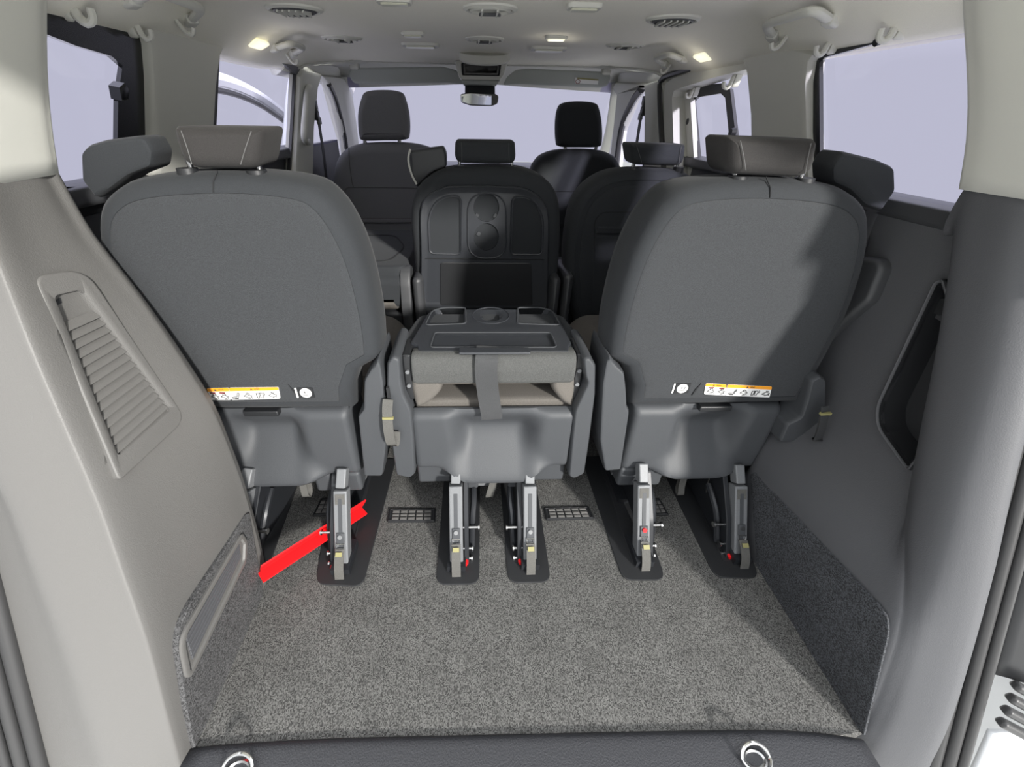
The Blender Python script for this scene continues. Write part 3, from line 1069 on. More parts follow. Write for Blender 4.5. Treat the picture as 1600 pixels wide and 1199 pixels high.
def headrest(parent, pts, depth, fab, bow=0.006, posts=None, stitch=True, sub=None):
    """cushion block: rear outline pts (3D) extruded forward"""
    o = slab('headrest', rnd(pts, sub or 0.022, 6), REAR, [(0.022, -depth), (0.006, -depth + 0.008), (0, -depth + 0.022), (0, -0.016), (0.005, -0.005), (0.013, 0.001), (0.022, 0.002)], fab, parent)
    if stitch:
        for k in (0, 1):
            a, b = (pts[0], pts[3]) if k == 0 else (pts[1], pts[2])
            cx = (pts[1] + pts[2]) / 2 if k == 0 else (pts[0] + pts[3]) / 2
            d = V(((1 if cx.x > a.x else -1) * 0.020, 0, 0))
            p = crv([a + d * 1.0 + V((0, -0.0045, -0.006)), (a + b) / 2 + d * 1.15 + V((0, -0.0050, 0)), b + d * 1.2 + V((0, -0.0045, 0.008))], 5, False)
            finish('stitching', tube_bm(bmesh.new(), p, 0.0007, 5), M['stitch'], o)
    if posts:
        for q in posts:
            q = V(q)
            bm = bmesh.new(); cyl_bm(bm, q + V((0, 0, -0.014)), q + V((0, 0, 0.006)), 0.019, 0.017)
            finish('post_sleeve', bm, M['black'], parent)
            bm = bmesh.new(); cyl_bm(bm, q + V((0, 0.012, 0)), q + V((0, 0.012, 0.05)), 0.005)
            finish('headrest_post', bm, M['steel'], parent)
    return o


BACK_PROF = [(0.06, -0.135), (0.02, -0.13), (0.004, -0.11), (0, -0.085), (0, -0.040), (0.005, -0.018), (0.014, -0.006), (0.026, -0.001), (0.032, 0.000), (0.034, -0.003), (0.05, -0.003)]


def backrest(parent, out, side_mat, panel_mat, prof=None, inset=0.033, bulge=0.004):
    o = slab('backrest', out, REAR, prof or BACK_PROF, side_mat, parent)
    slab('rear_panel', out, REAR, [(inset, -0.01), (inset, -0.001), (inset + 0.005, 0.0015), (inset + 0.02, bulge * 0.7), (inset + 0.06, bulge)], panel_mat, parent)
    return o


def base_cover(parent, x0, x1, ztop, zlobe, zmid, y0, c=0.0, hw=0.40, skew=0.0, side_dz=0.0):
    """moulded rear cover with a scooped centre"""
    nu, nv = 44, 26
    bm = bmesh.new()
    g = []
    for j in range(nv + 1):
        v = j / nv
        row = []
        for i in range(nu + 1):
            u = -1 + 2 * i / nu
            uu = u - c - skew * v
            w = hw + 0.55 * (v - 0.42) ** 2 * (1.3 if v > 0.42 else 0.9)
            m = 1 - sstep(w - 0.06, w + 0.24, abs(uu))
            zb = zlobe + (zmid - zlobe) * (1 - sstep(hw - 0.05, hw + 0.30, abs(uu)))
            z = ztop + (zb - ztop) * v
            rc = 0.010 + 0.045 * sstep(0, 0.36, v) - 0.085 * sstep(0.30, 1.0, v)
            y = y0 + m * rc
            y += 0.022 * max(0, 1 - v / 0.10) ** 2 * (1 - m * 0.7) + 0.03 * max(0, (v - 0.90) / 0.10) ** 2
            y += 0.012 * max(0, (abs(u) - 0.94) / 0.06) ** 2
            x = (x0 + x1) / 2 + (x1 - x0) / 2 * u
            row.append(bm.verts.new((x, y, z)))
        g.append(row)
    for j in range(nv):
        for i in range(nu):
            bm.faces.new((g[j][i], g[j][i + 1], g[j + 1][i + 1], g[j + 1][i]))
    # sides, top and bottom run forward to close the box
    loop = [g[0][i] for i in range(nu + 1)] + [g[j][nu] for j in range(1, nv + 1)] + [g[nv][i] for i in range(nu - 1, -1, -1)] + [g[j][0] for j in range(nv - 1, 0, -1)]
    back = [bm.verts.new((p.co.x, y0 + (0.024 if k <= nu else 0.20), p.co.z)) for k, p in enumerate(loop)]
    for i in range(len(loop)):
        j = (i + 1) % len(loop)
        bm.faces.new((loop[i], loop[j], back[j], back[i]))
    return finish('base_cover', bm, M['base'], parent, 50, False)


def seat_leg(parent, x, top, bot, s, label_plate=True, inner=1, dark=False):
    """rear leg: silver channel post with buckle and pull strap, black latch plate on its inner side"""
    a = at(top[0], top[1], 'X', x); b = at(bot[0], bot[1], 'X', x)
    a.y, a.z = 0.762, max(a.z, 0.05)
    a = at(top[0], top[1], 'Y', 0.735)
    b = at(bot[0], bot[1], 'Y', 0.625)
    bm = bmesh.new()
    bar_bm(bm, a, b, 0.036, 0.034)
    leg = finish('leg', bm, M['silver'], parent)
    bev(leg, 0.003)
    ax = (b - a).normalized()
    nrm = V((1, 0, 0)).cross(ax).normalized()
    if nrm.y > 0: nrm = -nrm
    # neck above the post
    bm = bmesh.new(); bar_bm(bm, a - ax * 0.004, a - ax * 0.05 + V((0.002, 0.01, 0)), 0.026, 0.03); bev(finish('leg_neck', bm, M['silver'], parent), 0.003)
    if label_plate:
        bm = bmesh.new(); bar_bm(bm, a + ax * 0.008 + nrm * 0.0172, a + ax * 0.036 + nrm * 0.0172, 0.026, 0.002); finish('plate', bm, M['strap'], leg)
    bm = bmesh.new(); bar_bm(bm, a + ax * 0.02 + nrm * 0.0174, b - ax * 0.065 + nrm * 0.0174, 0.010, 0.002); finish('groove', bm, M['base'], leg)
    L = (b - a).length
    k = b - ax * L * 0.47 + nrm * 0.019
    bm = bmesh.new(); bar_bm(bm, k - ax * 0.014, k + ax * 0.018, 0.022, 0.004); bev(finish('buckle_plate', bm, M['base'], leg), 0.002)
    bm = bmesh.new(); cyl_bm(bm, k - ax * 0.004 - nrm * 0.0, k - ax * 0.004 + nrm * 0.006, 0.006); finish('rivet', bm, M['red'] if (s > 0 and inner > 0 and dark is False and x > 0.3) else M['steel'], leg)
    kk = k + ax * 0.022 + nrm * 0.003
    ring = [kk + V((0.010 * cx, 0, 0)) + ax * (0.006 * cy) for cx, cy in ((-1, -1), (1, -1), (1, 1), (-1, 1))]
    finish('buckle', tube_bm(bmesh.new(), ring, 0.0022, 6, True), M['steel'], leg)
    # pull strap: a loop of webbing
    p0 = kk + ax * 0.006 + nrm * 0.003
    p1 = b + ax * 0.026 + nrm * 0.020
    pth = crv([p0, p0 + ax * 0.02 + nrm * 0.008, (p0 + p1) / 2 + nrm * 0.014, p1 - ax * 0.012 + nrm * 0.007, p1, p1 - ax * 0.004 - nrm * 0.012, (p0 + p1) / 2 + nrm * 0.002], 5, False)
    st = finish('pull_strap', ribbon_bm(bmesh.new(), pth, 0.024, (1, 0, 0), 0.0025), M['strap'], leg, 50)
    bm = bmesh.new(); bar_bm(bm, p0 + ax * 0.004 + nrm * 0.0085, p0 + ax * 0.014 + nrm * 0.0125, 0.017, 0.002); finish('strap_tag', bm, M['yellow'], st)
    # latch mechanism on the inner side
    xs = inner
    off = V((xs * 0.032, 0.0, 0))
    m_ = slab('latch_plate', rnd([a + off + V((0, 0.03, 0.02)), a + off + V((0, 0.10, 0.02)), V((a.x, a.y + 0.16, 0.03)) + off, V((b.x, b.y + 0.02, 0.006)) + off, b + off + V((0, 0.0, 0.01)), (a + b) / 2 + off + V((0, 0.0, 0.012))], 0.012), (xs, 0, 0), [(0, -0.010), (0, 0.0), (0.002, 0.002)], M['mech'], leg)
    lev = [(a + b) / 2 + off * 1.5 + V((0, 0.10, 0.05)), (a + b) / 2 + off * 1.5 + V((0, 0.06, 0.03)), (a + b) / 2 + off * 1.4 + V((0, 0.03, 0.0)), b + off * 1.3 + V((0, 0.05, 0.03))]
    finish('latch_lever', tube_bm(bmesh.new(), crv(lev, 4, False), 0.009, 8), M['mech'], leg)
    for f, o_ in ((0.55, 0.030), (0.80, 0.012), (0.92, 0.010)):
        q = a + (b - a) * f + V((0, 0.012, 0))
        bm = bmesh.new(); cyl_bm(bm, q, q + V((xs * (0.032 + o_), 0, 0)), 0.0042)
        cyl_bm(bm, q + V((xs * (0.030 + o_), 0, 0)), q + V((xs * (0.034 + o_), 0, 0)), 0.008)
        finish('bolt', bm, M['steel'], leg)
    q = b + V((xs * 0.024, 0.01, 0.016))
    bm = bmesh.new(); box_bm(bm, q, (0.007, 0.02, 0.028), Matrix.Rotation(R(20 * xs), 3, 'Y')); finish('latch_flag', bm, M['red'], leg)
    bm = bmesh.new(); box_bm(bm, V((b.x, b.y + 0.03, 0.016)), (0.050, 0.09, 0.022)); finish('foot', bm, M['mech'], leg)
    return leg


def front_leg(parent, px, py, s):
    p = at(px, py, 'Y', 0.93)
    bm = bmesh.new(); box_bm(bm, p + V((0, 0, 0.0)), (0.034, 0.02, 0.11)); o = bev(finish('front_bracket', bm, M['silver'], parent), 0.002)
    for dz in (0.03, -0.015):
        bm = bmesh.new(); cyl_bm(bm, p + V((0, -0.008, dz)), p + V((0, -0.016, dz)), 0.007); finish('bolt', bm, M['steel'], o)
    bm = bmesh.new(); box_bm(bm, p + V((0, -0.012, -0.058)), (0.085, 0.008, 0.008)); finish('release_bar', bm, M['silver'], o)
    bm = bmesh.new(); box_bm(bm, V((p.x, p.y + 0.02, max(0.012, p.z - 0.10))), (0.045, 0.26, 0.022)); finish('front_foot', bm, M['mech'], o)
    bm = bmesh.new(); bar_bm(bm, p + V((0, 0.03, 0.06)), V((p.x, p.y + 0.05, 0.01)), 0.02, 0.03); finish('front_leg', bm, M['mech'], o)


def pull_loop(parent, px, py, dy=0.0, w=0.020):
    p = at(px, py, 'Y', 0.80)
    pth = crv([p + V((0, 0, 0.05)), p + V((0, -0.004, 0.015)), p + V((0.002, -0.010, -0.012)), p + V((0.004, -0.002, -0.022)), p + V((0.005, 0.012, -0.010)), p + V((0.005, 0.016, 0.03))], 5, False)
    return finish('pull_loop', ribbon_bm(bmesh.new(), pth, w, (1, 0, 0), 0.0025), M['strap'], parent, 50)


def pictogram(bm, p, w, h, kind):
    """small line drawing of a seat in the plane of a label, p = lower left"""
    def ln(pts, r=0.0009):
        tube_bm(bm, [p + V((a * w, -0.0012, b * h)) for a, b in pts], r, 4)
    if kind == 0:
        ln([(0.05, .3), (.15, .15), (.7, .15), (.75, .3), (.95, .9)]); ln([(.05, .3), (.6, .38), (.8, .95), (.95, .9)]); ln([(.3, .04), (.7, .04)])
    elif kind == 1:
        ln([(.05, .45), (.4, .7), (.95, .45), (.6, .2), (.05, .45)]); ln([(.3, .75), (.5, .95), (.75, .7)]); ln([(.4, .04), (.75, .04)]); ln([(.8, .3), (.9, .1)])
    elif kind == 2:
        ln([(.1, .8), (.15, .1), (.35, .1), (.4, .85), (.1, .8)]); ln([(.5, .85), (.5, .2), (.75, .1), (.85, .6), (.75, .85), (.5, .85)]); ln([(.95, .5), (1.0, .75), (.9, .9)])
    else:
        ln([(.05, .4), (.45, .75), (.95, .5), (.6, .2), (.05, .4)]); ln([(.4, .9), (.75, .8)]); ln([(.5, .15), (.55, .04)]); ln([(.85, .35), (.85, .15)])


def warning_labels(parent, quads, Y, icons):
    for q, ic in zip(quads, icons):
        P = ats(q, 'Y', Y)
        o = slab('warning_label', rnd(P, 0.003, 3), REAR, [(0, -0.002), (0, 0.0008)], M['label'], parent)
        T = [P[0], P[1], P[1] + (P[2] - P[1]) * 0.27, P[0] + (P[3] - P[0]) * 0.27]
        slab('label_header', rnd(T, [0.003, 0.003, 0, 0], 3), REAR, [(0, 0.0002), (0, 0.0011)], M['orange'], o)
        w = (P[1] - P[0]).length; hh = (P[3] - P[0]).length
        bm = bmesh.new()
        c = (T[0] + T[1] + T[2] + T[3]) / 4 + V((0, -0.0016, 0))
        ux = (P[1] - P[0]).normalized()
        t1 = [c + ux * -0.009 + V((0, 0, -0.0026)), c + ux * -0.003 + V((0, 0, -0.0026)), c + ux * -0.006 + V((0, 0, 0.0030))]
        bm.faces.new([bm.verts.new(v) for v in t1])
        for k in range(4):
            a = c + ux * (0.002 + 0.003 * k)
            tube_bm(bm, [a + V((0, 0, -0.001)), a + V((0, 0, 0.0015)), a + ux * 0.0015 + V((0, 0, 0.0015 * (k % 2)))], 0.0005, 4)
        finish('label_print', bm, M['ink'], o, wn=False)
        bm = bmesh.new()
        n = len(ic)
        for k, kd in enumerate(ic):
            pl = P[3] + (P[2] - P[3]) * ((k + 0.12) / n) + V((0, -0.0004, hh * 0.06))
            pictogram(bm, pl, w / n * 0.76, hh * 0.55, kd)
        finish('label_drawing', bm, M['ink'], o, wn=False)
        if n == 2:
            for k in range(2):
                pl = P[3] + (P[2] - P[3]) * ((k + 0.42) / n) + V((0, -0.0006, hh * 0.62))
                bm = bmesh.new(); box_bm(bm, pl, (0.013, 0.0012, 0.004)); finish('label_stop_bar', bm, M['inkred'], o)


def round_label(parent, cx, cy, Y, s):
    c = at(cx, cy, 'Y', Y)
    pts = [c + V((0.0135 * math.cos(2 * math.pi * k / 20), 0, 0.0135 * math.sin(2 * math.pi * k / 20))) for k in range(20)]
    bq = [c + V((-0.018, 0, -0.015)), c + V((0.018, 0, -0.015)), c + V((0.018, 0, 0.015)), c + V((-0.018, 0, 0.015))]
    o = slab('round_label', rnd(bq, 0.002), REAR, [(0, -0.002), (0, 0.0006)], M['black'], parent)
    slab('white_disc', pts, REAR, [(0, 0.0002), (0, 0.0013)], M['label'], o)
    bm = bmesh.new()
    tube_bm(bm, [c + V((-0.007, -0.0016, -0.004)), c + V((-0.005, -0.0016, -0.006)), c + V((0.004, -0.0016, -0.005)), c + V((0.006, -0.0016, 0.006))], 0.0007, 4)
    tube_bm(bm, [c + V((-0.004, -0.0016, 0.003)), c + V((0.0, -0.0016, -0.002)), c + V((-0.003, -0.0016, 0.006)), c + V((0.002, -0.0016, 0.001))], 0.0007, 4)
    finish('label_drawing', bm, M['ink'], o, wn=False)
    bq = [c + V((-0.0235, 0, -0.014)), c + V((-0.020, 0, -0.014)), c + V((-0.020, 0, 0.014)), c + V((-0.0235, 0, 0.014))]
    slab('label_strip', bq, REAR, [(0, -0.002), (0, 0.001)], M['label'], parent)
    return o


# outline of the outer third-row seat backs, seen on the right-hand one
OUT = [(.262, .590), (.257, .680), (.262, .790), (.278, .872), (.310, .938), (.362, .970), (.490, .980), (.632, .970), (.702, .944), (.744, .898), (.776, .812), (.795, .700), (.797, .560), (.788, .448), (.56, .444), (.343, .444), (.335, .510), (.312, .560)]


def outer_seat(s, label):
    YB = 0.76
    t = thing('passenger_seat', label, 'seat', (s * 0.53, 0.9, 0.0))
    pts = OUT[:]
    sm = crv([V((p[0], YB, p[1])) for p in pts[:14]], 4, False) + [V((p[0], YB, p[1])) for p in pts[14:]]
    sm = [V((s * p.x, p.y, p.z)) for p in sm]
    backrest(t, sm, M['fabric'], M['weave'])
    # top seam between left and right half
    finish('seam', tube_bm(bmesh.new(), [V((s * 0.50, YB + 0.02, 0.982)), V((s * 0.504, YB + 0.004, 0.966)), V((s * 0.507, YB - 0.001, 0.949))], 0.0012, 5), M['seam'], t)
    # headrest, outline pixels on the right one
    hp = ats([(1139, 213), (1284, 218), (1272, 279), (1141, 273)], 'Y', 0.775)
    if s < 0:
        hp = ats([(264, 197), (412, 199), (402, 265), (283, 264)], 'Y', 0.775)
    yy = 0.79
    headrest(t, hp, 0.105, M['rest'], sub=[0.012, 0.010, 0.034, 0.020] if s > 0 else [0.010, 0.012, 0.020, 0.034], posts=[at(1152, 280, 'Y', 0.80), at(1256, 283, 'Y', 0.80)] if s > 0 else [at(294, 268, 'Y', 0.80), at(402, 271, 'Y', 0.80)])
    # belt shoulder housing on the outer top corner
    if s > 0:
        q = ats([(1318, 236), (1375, 250), (1402, 262), (1403, 298), (1380, 331), (1352, 322), (1328, 298), (1302, 287), (1301, 262)], 'Y', 0.83)
    else:
        q = ats([(213, 212), (160, 219), (133, 227), (122, 238), (124, 282), (148, 312), (172, 297), (200, 276), (236, 262), (239, 238), (226, 216)], 'Y', 0.83)
    slab('belt_housing', rnd(q, 0.008), REAR, [(0.010, -0.07), (0, -0.055), (0, -0.012), (0.004, -0.003), (0.010, 0.0)], M['fabric'], t)
    # hinge covers
    if s > 0:
        hc = ats([(953, 556), (964, 572), (977, 584), (980, 612), (981, 638), (985, 644), (978, 690), (971, 736), (945, 738), (937, 690), (941, 602), (947, 566)], 'Y', 0.75)
        ho = ats([(1268, 596), (1284, 588), (1293, 594), (1292, 640), (1280, 676), (1255, 690), (1218, 692), (1230, 664), (1252, 654), (1260, 630)], 'Y', 0.735)
    else:
        hc = ats([(590, 560), (577, 580), (568, 595), (567, 622), (567, 642), (558, 651), (563, 700), (568, 746), (598, 746), (604, 698), (600, 602), (595, 570)], 'Y', 0.75)
        ho = ats([(292, 596), (277, 588), (268, 594), (269, 640), (282, 676), (307, 690), (344, 692), (332, 664), (310, 654), (302, 630)], 'Y', 0.75)
    slab('hinge_cover', rnd(hc, 0.010), REAR, [(0.004, -0.14), (0, -0.12), (0, -0.012), (0.003, -0.003), (0.008, 0.0)], M['base'], t)
    slab('hinge_cover', rnd(ho, 0.008), REAR, [(0.004, -0.20), (0, -0.19), (0, -0.010), (0.003, -0.002), (0.006, 0.0)], M['base'], t)
    base_cover(t, *((.366, .762) if s > 0 else (-.775, -.366)), .436, .200, .180, 0.772, c=0.08 * s, hw=0.30, skew=0.0)
    # dark tab in the gap under the back
    bm = bmesh.new(); box_bm(bm, (s * 0.575, 0.785, 0.432), (0.085, 0.03, 0.016)); bev(finish('gap_tab', bm, M['black'], t), 0.003)
    # lower skirts beside the legs
    for xx, w in ((.405, .07), (.475, .05)):
        bm = bmesh.new(); box_bm(bm, (s * xx, 0.80, 0.175), (w, 0.05, 0.075)); bev(finish('skirt', bm, M['base'], t), 0.01, 3)
    # slot in the cover
    c = at(*((1088, 609) if s > 0 else (458, 611)), 'Y', YB - 0.0045)
    sl_ = [c + V((s * dx, 0, dz)) for dx, dz in ((0.007, 0.020), (0.002, 0.0), (-0.006, -0.018), (-0.003, 0.0))]
    slab('cover_slot', sl_, REAR, [(0, -0.003), (0, 0.0006)], M['seam'], t)
    YL = YB - 0.0045
    if s > 0:
        warning_labels(t, [[(1103, 599), (1135, 601), (1133, 618), (1100, 616)], [(1137, 601), (1206, 604), (1202, 621), (1133, 618)]], YL, [[1, 1], [0, 1, 2, 3]])
        round_label(t, 1066, 607, YL, s)
    else:
        warning_labels(t, [[(323, 607), (357, 606), (361, 625), (331, 625)], [(358, 606), (435, 605), (438, 623), (362, 625)]], YL, [[1, 1], [0, 1, 2, 3]])
        round_label(t, 478, 614, YL, s)
    # seat cushion ahead of the back
    cu = xz([(.30, .30), (.78, .30), (.80, .40), (.76, .46), (.34, .46), (.28, .40)], 0.90, s)
    slab('seat_cushion', rnd(cu, 0.04), REAR, [(0.04, -0.40), (0.01, -0.39), (0, -0.36), (0, 0.0)], M['taupe'], t)
    if s > 0:
        seat_leg(t, 0.41, (1003, 755), (1001, 885), s, inner=1)
        seat_leg(t, 0.67, (1153, 757), (1151, 880), s, inner=-1)
        front_leg(t, 958, 752, s)
        front_leg(t, 1078, 762, s)
        for p in ((1062, 764), (1106, 762)): pull_loop(t, *p)
    else:
        seat_leg(t, -0.41, (534, 764), (537, 897), s, inner=-1)
        seat_leg(t, -0.67, (385, 764), (372, 897), s, inner=1)
        front_leg(t, 441, 764, s)
        front_leg(t, 569, 762, s)
        for p in ((419, 768), (477, 766)): pull_loop(t, *p)
    # side release loop with ring on the outer hinge cover
    if s > 0:
        c = at(1287, 640, 'Y', 0.70)
        pth = crv([c + V((0, 0, 0.01)), c + V((0.003, -0.01, -0.02)), c + V((0.008, -0.016, -0.06)), c + V((0.014, -0.012, -0.085)), c + V((0.018, -0.002, -0.06)), c + V((0.010, 0.004, -0.01))], 5, False)
        o = finish('release_loop', ribbon_bm(bmesh.new(), pth, 0.022, (1, 0.2, 0), 0.0025), M['dstrap'], t, 50)
        bm = bmesh.new(); box_bm(bm, c + V((0.001, -0.008, -0.006)), (0.026, 0.006, 0.006)); finish('loop_crimp', bm, M['yellow'], o)
    return t


seatL = outer_seat(-1, 'upright charcoal third-row seat with red latch bar, behind the grey vented lining')
seatR = outer_seat(1, 'upright charcoal third-row seat next to the storage pocket, two silver legs below')

# red latch bar at the left seat's leg
a = at(407, 889, 'Y', 0.585); b = at(522, 818, 'Y', 0.735); b2 = at(569, 786, 'Y', 0.80)
rb = bmesh.new()
ax = (b2 - a).normalized()
bar_bm(rb, a, b2, 0.004, 0.048, (0, 1, 0.3))
o = finish('latch_bar', rb, M['red'], seatL)
o['label'] = 'red steel latch bar'
lo = V((0, -0.012, -0.020))
bm = bmesh.new(); bar_bm(bm, a + lo, b2 + lo, 0.030, 0.005, (0, 1, 0)); finish('bar_flange', bm, M['red'], o)
for f in (0.22, 0.3):
    q = a + (b2 - a) * f + V((0, -0.012, -0.022)); bm = bmesh.new(); box_bm(bm, q, (0.004, 0.025, 0.006)); finish('bar_notch', bm, M['red'], o)

# ---- folded middle third-row seat
YM = 0.76
mid = thing('folded_seat', 'middle third-row seat folded flat into a table with cup holder, webbing strap across its rear', 'seat', (0, 0.95, 0))
base_cover(mid, -.209, .211, .437, .232, .192, YM, c=0.03, hw=0.36)
for s in (-1, 1):
    if s < 0:
        hc = ats([(625, 562), (627, 595), (631, 618), (643, 643), (647, 690), (649, 743), (640, 749), (618, 744), (610, 690), (603, 610), (604, 568), (613, 557)], 'Y', YM - 0.008)
    else:
        hc = ats([(911, 562), (914, 590), (918, 600), (898, 643), (893, 690), (888, 746), (897, 750), (914, 742), (922, 690), (931, 620), (932, 572), (922, 559)], 'Y', YM - 0.008)
    slab('hinge_cover', rnd(hc, 0.010), REAR, [(0.004, -0.15), (0, -0.14), (0, -0.010), (0.003, -0.003), (0.007, 0.0)], M['base'], mid)
    bm = bmesh.new(); box_bm(bm, (s * 0.163, 0.805, 0.195), (0.095, 0.04, 0.075)); bev(finish('skirt', bm, M['base'], mid), 0.008, 3)
    bm = bmesh.new(); box_bm(bm, (s * 0.205, 0.82, 0.53), (0.020, 0.08, 0.13)); bev(finish('hinge_plate', bm, M['black'], mid), 0.004)
    for dz in (0.55, 0.51):
        bm = bmesh.new(); cyl_bm(bm, V((s * 0.205, 0.775, dz)), V((s * 0.205, 0.79, dz)), 0.005); finish('bolt', bm, M['silver'], mid)
for xx in (-.055, .065):
    bm = bmesh.new(); box_bm(bm, (xx, 0.79, 0.172), (0.035, 0.04, 0.05)); bev(finish('skirt', bm, M['base'], mid), 0.006, 3)

# grey cushion roll: folded back's lower edge
roll = rnd([V((0, y, z)) for y, z in ((0.768, .518), (0.764, .560), (0.772, .592), (0.79, .600), (0.84, .588), (0.86, .53), (0.84, .515))], 0.012)
roll = [V((-0.196, p.y, p.z)) for p in roll]
slab('cushion_roll', roll, (1, 0, 0), [(0.012, -0.0), (0.003, 0.004), (0, 0.012), (0, 0.380), (0.003, 0.388), (0.012, 0.392)], M['roll'], mid)
# taupe side bolsters and lip
bl_ = [(-.200, .530), (-.155, .535), (-.125, .522), (-.128, .490), (-.150, .462), (-.172, .446), (-.196, .443)]
br_ = [(.200, .528), (.165, .532), (.140, .522), (.143, .495), (.160, .468), (.178, .448), (.206, .440)]
for q in (bl_, br_):
    slab('bolster', crv([V((x, 0.775, z)) for x, z in q], 3), REAR, [(0.012, -0.20), (0, -0.18), (0, -0.02), (0.005, -0.006), (0.016, 0.001)], M['taupe'], mid)
bm = bmesh.new(); box_bm(bm, (0.005, 0.80, 0.523), (0.29, 0.05, 0.022)); bev(finish('cushion_lip', bm, M['taupe'], mid), 0.008, 3)
# seat cushion under it
cu = [V((x, 0.795, z)) for x, z in ((-.20, .405), (.205, .405), (.205, .456), (-.20, .456))]
slab('seat_cushion', rnd(cu, 0.01), REAR, [(0.01, -0.46), (0, -0.44), (0, -0.01), (0.006, 0.0)], M['taupe'], mid)
bm = bmesh.new(); box_bm(bm, (0, 0.90, 0.485), (0.36, 0.02, 0.08)); finish('cushion_back', bm, M['roll'], mid)
# strap
pth = crv([V((-0.015, 0.80, .606)), V((-0.018, 0.766, .598)), V((-0.020, 0.757, .565)), V((-0.014, 0.757, .50)), V((-0.006, 0.752, .445)), V((-0.004, 0.752, .424))], 4, False)
finish('strap', ribbon_bm(bmesh.new(), pth, 0.052, (1, 0, 0), 0.003), M['dstrap'], mid, 50)
bm = bmesh.new(); box_bm(bm, (0.0, 0.778, .606), (0.165, 0.024, 0.007)); bev(finish('strap_bar', bm, M['shell'], mid), 0.003)

# table: the shell of the folded back
ZT = 0.600
tb = at(640, 546, 'Z', ZT).y
op = ats([(618, 552), (624, 530), (655, 488), (880, 488), (912, 530), (920, 552)], 'Z', ZT - 0.012)
slab('backrest', rnd(op, [0.01, 0.03, 0.04, 0.04, 0.03, 0.01]), (0, 0, 1), [(0.02, -0.10), (0.0, -0.08), (0, -0.02), (0.006, -0.004), (0.014, 0.0)], M['fabric'], mid)
tp = ats([(653, 549), (652, 540), (641, 535), (672, 483), (866, 483), (893, 535), (889, 540), (889, 549)], 'Z', ZT)
table = slab('table_shell', rnd(tp, [0.002, 0.004, 0.006, 0.03, 0.03, 0.006, 0.004, 0.002]), (0, 0, 1), [(0, -0.05), (0, -0.004), (0.002, -0.001), (0.006, 0.0)], M['shell'], mid)
cs = []
low = ats([(672, 543), (679, 520), (860, 520), (870, 543)], 'Z', ZT)
cs.append(slab('c', rnd(low, 0.01), (0, 0, 1), [(0.003, -0.006), (0, 0.01)], M['shell']))
lt = ats([(664, 508), (675, 486), (692, 481), (727, 481), (728, 506)], 'Z', ZT)
cs.append(slab('c', rnd(lt, [0.012, 0.03, 0.02, 0.01, 0.012]), (0, 0, 1), [(0.006, -0.022), (0, 0.01)], M['shell']))
rt_ = ats([(876, 508), (863, 486), (846, 481), (809, 481), (808, 506)], 'Z', ZT)
cs.append(slab('c', rnd(rt_, [0.012, 0.03, 0.02, 0.01, 0.012]), (0, 0, 1), [(0.006, -0.022), (0, 0.01)], M['shell']))
cc = at(767, 493, 'Z', ZT)
cs.append(slab('c', [cc + V((0.034 * math.cos(2 * math.pi * k / 28), 0.036 * math.sin(2 * math.pi * k / 28), 0)) for k in range(28)], (0, 0, 1), [(0.006, -0.045), (0, 0.01)], M['shell']))
# step between the upper and the lower half
stp = ats([(664, 519), (670, 513), (868, 513), (876, 519)], 'Z', ZT)
cut(table, cs)
for q, rr in ((lt, [0.012, 0.03, 0.02, 0.01, 0.012]), (rt_, [0.012, 0.03, 0.02, 0.01, 0.012]), (low, 0.01)):
    finish('tray_rim', tube_bm(bmesh.new(), rnd(q, rr), 0.0022, 6, True), M['base'], table)
rim = [cc + V((0.052 * math.cos(2 * math.pi * k / 32) * (1 if abs(math.cos(2 * math.pi * k / 32)) < .8 else 0.97), 0.050 * math.sin(2 * math.pi * k / 32), 0.0)) for k in range(32)]
finish('cup_rim', tube_bm(bmesh.new(), rim, 0.002, 6, True), M['shell'], table)
for sx_ in (-1, 1):
    bm = bmesh.new(); box_bm(bm, cc + V((sx_ * 0.029, -0.008, -0.008)), (0.014, 0.018, 0.012)); bev(finish('cup_grip', bm, M['shell'], table), 0.003)
hump = rnd([V((-0.21, y, z)) for y, z in ((stp[0].y - 0.004, ZT - 0.002), (stp[0].y + 0.012, ZT + 0.010), (stp[1].y + 0.02, ZT + 0.010), (stp[1].y + 0.035, ZT - 0.002))], 0.004)
seat_leg(mid, -0.1, (712, 757), (714, 890), -1, label_plate=False, inner=1)
seat_leg(mid, 0.1, (827, 757), (827, 888), 1, label_plate=False, inner=-1, dark=True)
bm = bmesh.new(); box_bm(bm, at(757, 753, 'Y', 0.83), (0.05, 0.02, 0.012)); finish('release_bar', bm, M['silver'], mid)
c = at(770, 752, 'Y', 0.81)
finish('pull_loop', ribbon_bm(bmesh.new(), crv([c + V((0.004, 0, 0.02)), c + V((0, -0.004, -0.01)), c + V((-0.010, -0.012, -0.052)), c + V((-0.008, -0.004, -0.056)), c + V((0.002, 0.0, -0.02))], 5, False), 0.022, (1, 0, 0.15), 0.0025), M['strap'], mid, 50)
